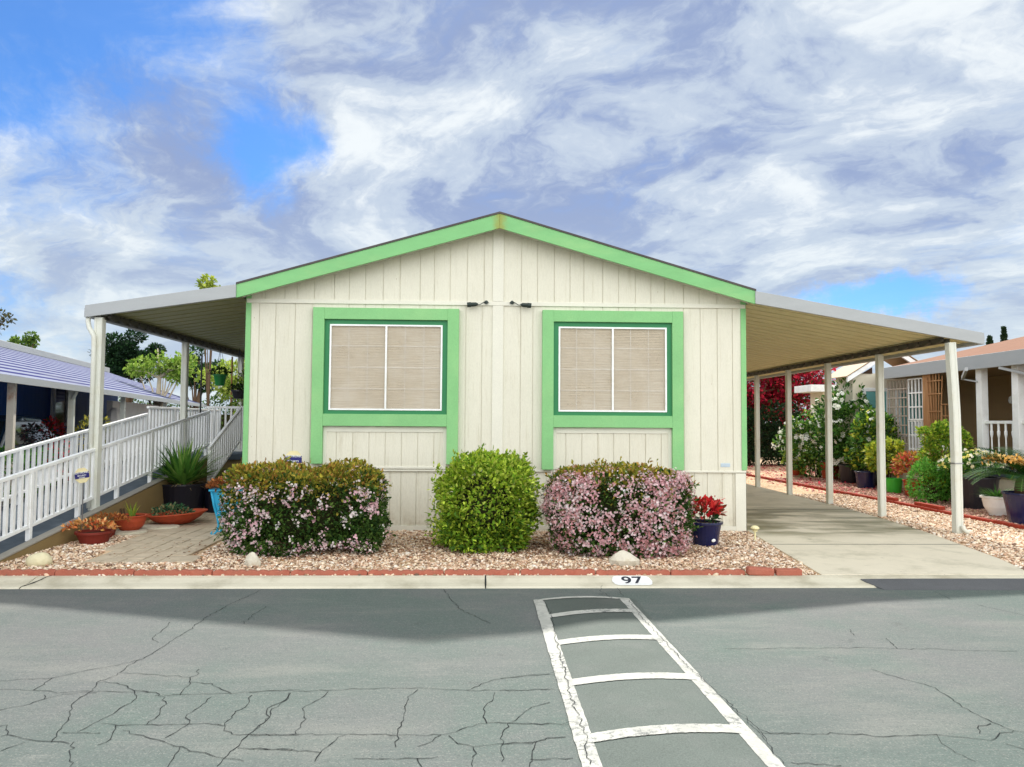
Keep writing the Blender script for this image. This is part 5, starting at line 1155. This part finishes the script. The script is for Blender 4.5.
r_ = MB(); r_.box(10.52, 10.58, 9, 15.65, 1.62, 1.68); r_.box(10.52, 10.58, 9, 15.65, .78, .83); r_ = r_.build('porch_railing', white_m, rh, bevel=.004)
prb = [(0, 0), (.022, 0), (.022, .12), (.03, .16), (.018, .22), (.014, .5), (.03, .58), (.032, .64), (.022, .66), (.022, .80), (0, .80)]
y = 15.45
while y > 11:
    if min(abs(y-q) for q in (15.72, 14.62, 12.9, 11.0)) > .11: MB().lathe(prb, (10.55, y, .82), 8).build('baluster', white_m, r_)
    y -= .215
dm = MB(); dm.box(12.56, 12.615, 16.15, 17.05, .64, 2.62); dm = dm.build('front_door', MATS['white_lattice'], rh, bevel=.004)
gd = MB()
for i in range(5): gd.box(12.54, 12.558, 16.25+i*.175-.01, 16.25+i*.175+.01, .8, 2.5)
for z in (.8, 1.25, 1.65, 2.05, 2.5): gd.box(12.53, 12.54, 16.2, 17.0, z-.01, z+.01)
gd.build('door_grille', alu_m, dm); MB().box(12.545, 12.556, 16.25, 16.95, .82, 2.48).build('glass', glasst_m, dm)
m = MB().lathe([(0, 0), (.05, .01), (.07, .08), (.05, .16), (.02, .18), (0, .18)], (12.45, 17.5, 2.1), 12); m.bar((12.45, 17.5, 2.3), (12.62, 17.5, 2.3), .02); m.build('porch_lamp', white_m, rh)
# folded awning arms on the porch posts
m = MB(); m.bar((10.25, 15.9, 2.60), (9.75, 15.0, 2.72), .05, .07); m.bar((10.25, 15.95, 2.58), (10.5, 15.72, 2.50), .03, .03); m.bar((10.3, 14.8, 2.74), (10.55, 13.5, 2.40), .05, .05); m.build('awning_arm', alu_m, rh)
# front gable bay with window
bz = thing('garden_room', 'small cream gabled room with a teal-glazed window behind the white flower bushes', 'house', (11.4, 21, 0))
GY = 21.0
gz = lambda x: 3.00+ (x-10.3)*.62 if x < 11.45 else 3.713-(x-11.45)*.62
m = MB(); siding(m, 10.36, 12.6, 0, gz, GY, []); m.box(10.37, 12.6, GY+.02, 22, 0, 2.95); m.build('wall', cream_m, bz)
for k_, q in enumerate(([(10.12, 2.92), (11.45, 3.76), (11.45, 3.62), (10.12, 2.77)], [(11.45, 3.76), (12.8, 2.92), (12.8, 2.77), (11.45, 3.62)])):
    MB().extr(q, GY-.22, GY-.14, 'y').build('rake_board', white_m, bz, bevel=.004)
m = MB(); m.extr([(10.08, 2.93), (11.45, 3.80), (12.85, 2.93), (12.85, 2.91), (11.45, 3.775), (10.08, 2.91)], GY-.24, 22.2, 'y'); m.build('roof', tan_m, bz)
w = MB()
for q in ((10.62, 10.72, 1.30, 2.62), (11.3, 11.4, 1.30, 2.62), (10.72, 11.3, 2.52, 2.62), (10.72, 11.3, 1.30, 1.40), (10.72, 11.3, 1.70, 1.75)): w.box(q[0], q[1], GY-.05, GY+.01, q[2], q[3])
w = w.build('window', white_m, bz, bevel=.003); MB().box(10.72, 11.3, GY-.03, GY-.02, 1.40, 2.52).build('pane', glasst_m, w)
m = MB(); m.extr([(10.62, 3.02), (10.92, 3.02), (10.92, 3.20)], GY-.03, GY-.012, 'y'); m.build('gable_vent', dwood_m, bz)
sh = thing('garden_shed', 'flat roofed cream shed behind the white flowering bush', 'shed', (11.6, 24.5, 0))
MB().box(10.85, 13.5, 24, 24.9, 0, 2.65).build('wall', cream_m, sh); MB().box(10.35, 13.6, 23.7, 25.0, 2.62, 2.84).build('roof_edge', white_m, sh, bevel=.006)
# trellises
def lattice(label, p0, p1, z0, z1, nv, nh_, w, mat, parent=None, name='trellis', top=None):
    t = MB(); a = Vector((*p0, 0)); b_ = Vector((*p1, 0))
    for i in range(nv+1):
        q = a+(b_-a)*i/nv; zt = z1 if top is None else top(i/nv); t.bar((q.x, q.y, z0), (q.x, q.y, zt), w, w*.6, up=(0, 1, 0))
    for j in range(nh_+1):
        z = z0+(z1-z0)*j/nh_; t.bar((a.x-.012, a.y, z), (b_.x-.012, b_.y, z), w*.6, w)
    o = t.build(name, mat); tag(o, label, 'trellis'); return recenter(o)
lattice('tall dark-stained square lattice standing in front of the cream wall', (10.48, 19.35), (10.48, 18.45), .66, 2.72, 6, 9, .030, lattice_m)
lattice('narrow white lattice screen between the square lattice and the wooden post', (10.46, 18.35), (10.46, 17.75), .66, 2.70, 4, 6, .032, white_m)
lattice('short white metal gate panel in front of the lattices', (10.42, 18.3), (10.42, 17.35), .70, 1.72, 7, 1, .026, white_m, name='gate')
o = MB().box(10.38, 10.50, 17.30, 17.62, .0, 2.78).build('board_post', wood_m); tag(o, 'broad weathered wooden post beside the narrow white lattice', 'post'); recenter(o)
m = MB(); fb = Vector((10.36, 17.1, .65))
for i in range(6):
    u = -1+2*i/5; m.tube([(10.36, 17.1+u*.10, .0), (10.36, 17.1+u*.2, 1.6), (10.36, 17.1+u*.30, 2.95-abs(u)*.25)], .013, 6)
for z, hw_ in ((1.1, .16), (1.5, .2), (1.9, .23), (2.3, .26), (2.6, .28)): m.bar((10.345, 17.1-hw_, z), (10.345, 17.1+hw_, z), .02, .025)
o = m.build('fan_trellis', wood_m); tag(o, 'fan-shaped wooden trellis leaning by the weathered post', 'trellis'); recenter(o)
lattice('small pale wooden grid trellis right of the fan-shaped one', (10.3, 16.75), (10.3, 16.35), .75, 2.05, 3, 5, .022, wood_m)
o = MB().bar((10.1, 16.5, 1.35), (9.85, 15.9, 1.05), .06, .10).build('handrail', white_m); tag(o, 'short sloping white handrail above the yellow-green bush', 'handrail')
# plants in front of the right neighbour
WG = [rgb(64, 108, 46), rgb(84, 130, 54), rgb(48, 84, 38), rgb(110, 150, 66)]
WF = [rgb(240, 242, 232), rgb(232, 236, 220)]
bush('white_flower_bush', 'tall green bush dotted with large white blooms behind the third carport post', (10.35, 21.2, 1.35), (.78, .7, 1.12), 5200, .13, WG, 80, WF, seed=21, fls=.13, cl=3, amp=.14)
bush('white_flower_bush', 'lower white-blossomed bush with yellowish tips left of the tall white flowering bush', (10.0, 22.6, .95), (.95, .7, .80), 4800, .12, WG+[rgb(150, 170, 70)], 80, WF, seed=22, fls=.13, cl=3, amp=.14)
bush('white_flower_bush', 'bush with white and yellow flowers beside the second carport post', (10.1, 19.4, 1.15), (.55, .55, .80), 3400, .11, WG+[rgb(170, 190, 60)], 36, WF+[rgb(230, 220, 90)], seed=23, fls=.10, cl=2, amp=.14)
bush('golden_shrub', 'small yellow-green shrub above the green plastic bucket', (9.75, 18.2, .80), (.42, .4, .42), 1300, .10, [rgb(196, 200, 70), rgb(160, 176, 60), rgb(110, 140, 50)], seed=24)
pot('blue-black pot at the foot of the yellow-flowered bush', 'plant_pot', (9.55, 18.75, 0), .20, .25, .42, navy_m, cat='pot')
pot('terracotta pot at the foot of the tall white flowering bush', 'plant_pot', (10.0, 21.7, 0), .20, .26, .50, terra_m, cat='pot')
pot('terracotta pot under the lower white-blossomed bush, farthest back', 'plant_pot', (9.85, 23.6, 0), .24, .30, .62, terra_m, cat='pot')
pot('large dark pot under the middle of the white flowering bushes', 'plant_pot', (9.95, 20.3, 0), .26, .32, .50, blackpot_m, cat='pot')
pot('lime green plastic bucket on the brown gravel', 'green_bucket', (9.55, 17.45, 0), .15, .19, .34, lime_m, cat='bucket')
t = pot('terracotta pot of reddish leaves right of the green bucket', 'potted_plant', (9.62, 16.75, 0), .17, .21, .36, terra_m)
P, d = sphere_pts(900, (9.62, 16.8, .62), (.42, .38, .36), -.5, .4); leaves('foliage', P, d, .09, [rgb(190, 110, 70), rgb(206, 150, 80), rgb(150, 140, 60), rgb(170, 70, 60)], t, .8)
t = pot('dark pot right behind the reddish potted plant', 'plant_pot', (9.85, 16.35, 0), .16, .20, .40, blackpot_m, cat='potted plant')
P, d = sphere_pts(260, (9.85, 16.35, .5), (.25, .22, .2), -.5, .4); leaves('foliage', P, d, .08, DG, t, .8)
bush('feathery_bush', 'feathery yellow-green bush left of the bent front carport post', (9.55, 15.55, .95), (.52, .45, .85), 5200, .075, [rgb(150, 176, 50), rgb(176, 190, 70), rgb(110, 150, 44), rgb(90, 126, 44)], seed=31, amp=.16)
bush('fresh_green_bush', 'bright green low bush in front of the feathery yellow-green bush', (9.15, 15.25, .42), (.38, .35, .36), 2300, .065, [rgb(96, 160, 60), rgb(76, 136, 50), rgb(120, 176, 76)], seed=32, amp=.14)
t = pot('large black tub planted with cream and yellow flowers behind the bent post', 'flower_tub', (9.45, 14.35, 0), .32, .40, .60, blackpot_m)
P, d = sphere_pts(1500, (9.40, 14.35, .80), (.62, .45, .24), -.4, .4); leaves('foliage', P, d, .085, WG, t, .8)
P, d = sphere_pts(150, (9.40, 14.3, .84), (.62, .46, .25), -.1, .93); flowers('blossoms', P, d, .07, [rgb(240, 232, 190), rgb(232, 220, 120), rgb(244, 240, 220)], t, 3, .03)
# white urn
t = thing('white_urn', 'white ribbed urn planter with grassy leaves on the brown gravel', 'planter', (9.05, 13.15, 0))
MB().lathe([(0, 0), (.13, 0), (.14, .03), (.15, .05), (.21, .15), (.235, .27), (.235, .30), (.27, .31), (.27, .345), (.235, .345), (.225, .30), (0, .29)], (9.05, 13.15, 0), 30).build('urn', white_m, t)
blades('foliage', (9.05, 13.15, .31), 90, .30, .03, t, [rgb(60, 100, 44), rgb(80, 120, 50)], (.4, 1.3), .6, 4, .15)
# cycad
t = pot('navy glazed pot holding a cycad palm at the right edge', 'potted_cycad', (8.82, 12.1, 0), .26, .34, .50, navy_m)
cx, cy, cz = 8.86, 12.15, .72
MB().lathe([(0, 0), (.16, 0), (.18, .12), (.15, .28), (.08, .34), (0, .36)], (cx, cy, .42), 16).build('trunk', twig_m, t)
V = []; F = []; C = []
for i in range(34):
    a = rnd.uniform(0, 6.283) if i > 10 else rnd.uniform(2.2, 4.2); el = rnd.uniform(.35, 1.25); L = rnd.uniform(.75, 1.05); p = Vector((cx, cy, cz)); th_ = math.pi/2-el
    dh = Vector((math.cos(a), math.sin(a), 0)); sd_ = Vector((-dh.y, dh.x, 0)); col = np.array(rnd.choice([rgb(36, 84, 36), rgb(28, 66, 32), rgb(56, 104, 42)]))
    for s in range(26):
        u = s/26; dv = dh*math.sin(th_)+Vector((0, 0, math.cos(th_))); up_ = dh*(-math.cos(th_))+Vector((0, 0, math.sin(th_))); pn_ = p+dv*L/26
        ll = .19*math.sin(math.pi*(.12+.86*u))**.6
        for sg in (-1, 1):
            dl = (sd_*sg+dv*.45+up_*.25).normalized(); w_ = dv*.011; k = len(V); V += [tuple(p-w_), tuple(p+w_), tuple(p+dl*ll+w_*.3), tuple(p+dl*ll-w_*.3)]; F.append((k, k+1, k+2, k+3)); C += [col*rnd.uniform(.8, 1.2)]*4
        k = len(V); V += [tuple(p-sd_*.006), tuple(p+sd_*.006), tuple(pn_+sd_*.005), tuple(pn_-sd_*.005)]; F.append((k, k+1, k+2, k+3)); C += [np.array(rgb(110, 130, 60))]*4
        p = pn_; th_ += .9/26*(1+u*.6)
npmesh('fronds', V, F, LEAF, t, np.array(C))
P = []
for i in range(9):
    a = rnd.uniform(2.0, 4.3); l = rnd.uniform(.5, .75); q = np.linspace(.1, 1, 60)[:, None]; P.append(np.array([[cx, cy, cz+.14]])+q*np.array([[math.cos(a)*l, math.sin(a)*l*.6, .36]])+rng.normal(0, .022, (60, 3))-np.array([[0, 0, .16]])*q**2)
P = np.concatenate(P); leaves('golden_new_fronds', P, nrm(rng.normal(0, 1, P.shape)), .06, [rgb(222, 176, 96), rgb(236, 200, 130), rgb(200, 150, 76)], t, .6)
# ------------------------------------------------------------------ red tree and far growth on the right
RD = [rgb(166, 24, 54), rgb(190, 40, 66), rgb(136, 18, 44), rgb(206, 60, 76), rgb(110, 20, 40)]
tree('red_leafed_tree', 'big crimson flowering tree closing the far end of the driveway', (10.6, 30.5, 0), 3.9, (11.2, 30.5, 3.0, (3.2, 1.5, 1.55)), 19000, .15, RD+[rgb(50, 76, 36)], 41, clumps=75, limbs=9, trunk_r=.2)
bush('dark_green_bush', 'dark green undergrowth beneath the crimson flowering tree', (10.4, 29.2, .95), (2.6, 1.1, 1.15), 9000, .15, [rgb(30, 50, 28), rgb(40, 64, 32), rgb(24, 40, 24)], seed=42)
bush('dark_green_bush', 'mid green bush close to the home corner at the end of the driveway', (8.0, 25.5, .75), (.7, .6, .75), 3000, .12, [rgb(56, 96, 44), rgb(40, 74, 36)], seed=43)
pot('terracotta pot by the home corner at the end of the driveway', 'plant_pot', (7.75, 24.4, 0), .2, .25, .42, terra_m, cat='pot')
for x, y, h, r_, lab, sd in ((30.75, 45, 6.85, .75, 'shorter pointed cypress tip above the orange roof', 51), (31.65, 45, 7.45, .42, 'taller thin cypress spire above the orange roof', 52)):
    t = thing('cypress_tree', lab, 'tree', (x, y, 0)); MB().tube([(x, y, 0), (x, y, h*.97)], [.15, .02], 8).build('trunk', bark_m, t)
    n = 5200; z = rng.uniform(.3, h, n); a = rng.uniform(0, 6.283, n); rr_ = r_*np.clip((h-z)/h*1.9, .04, 1)*rng.uniform(.5, 1.05, n)
    P = np.stack([x+rr_*np.cos(a), y+rr_*np.sin(a), z], 1); leaves('crown', P, np.stack([np.cos(a), np.sin(a), np.ones(n)*1.5], 1), .2, [rgb(30, 50, 34), rgb(40, 60, 40)], t, .4)
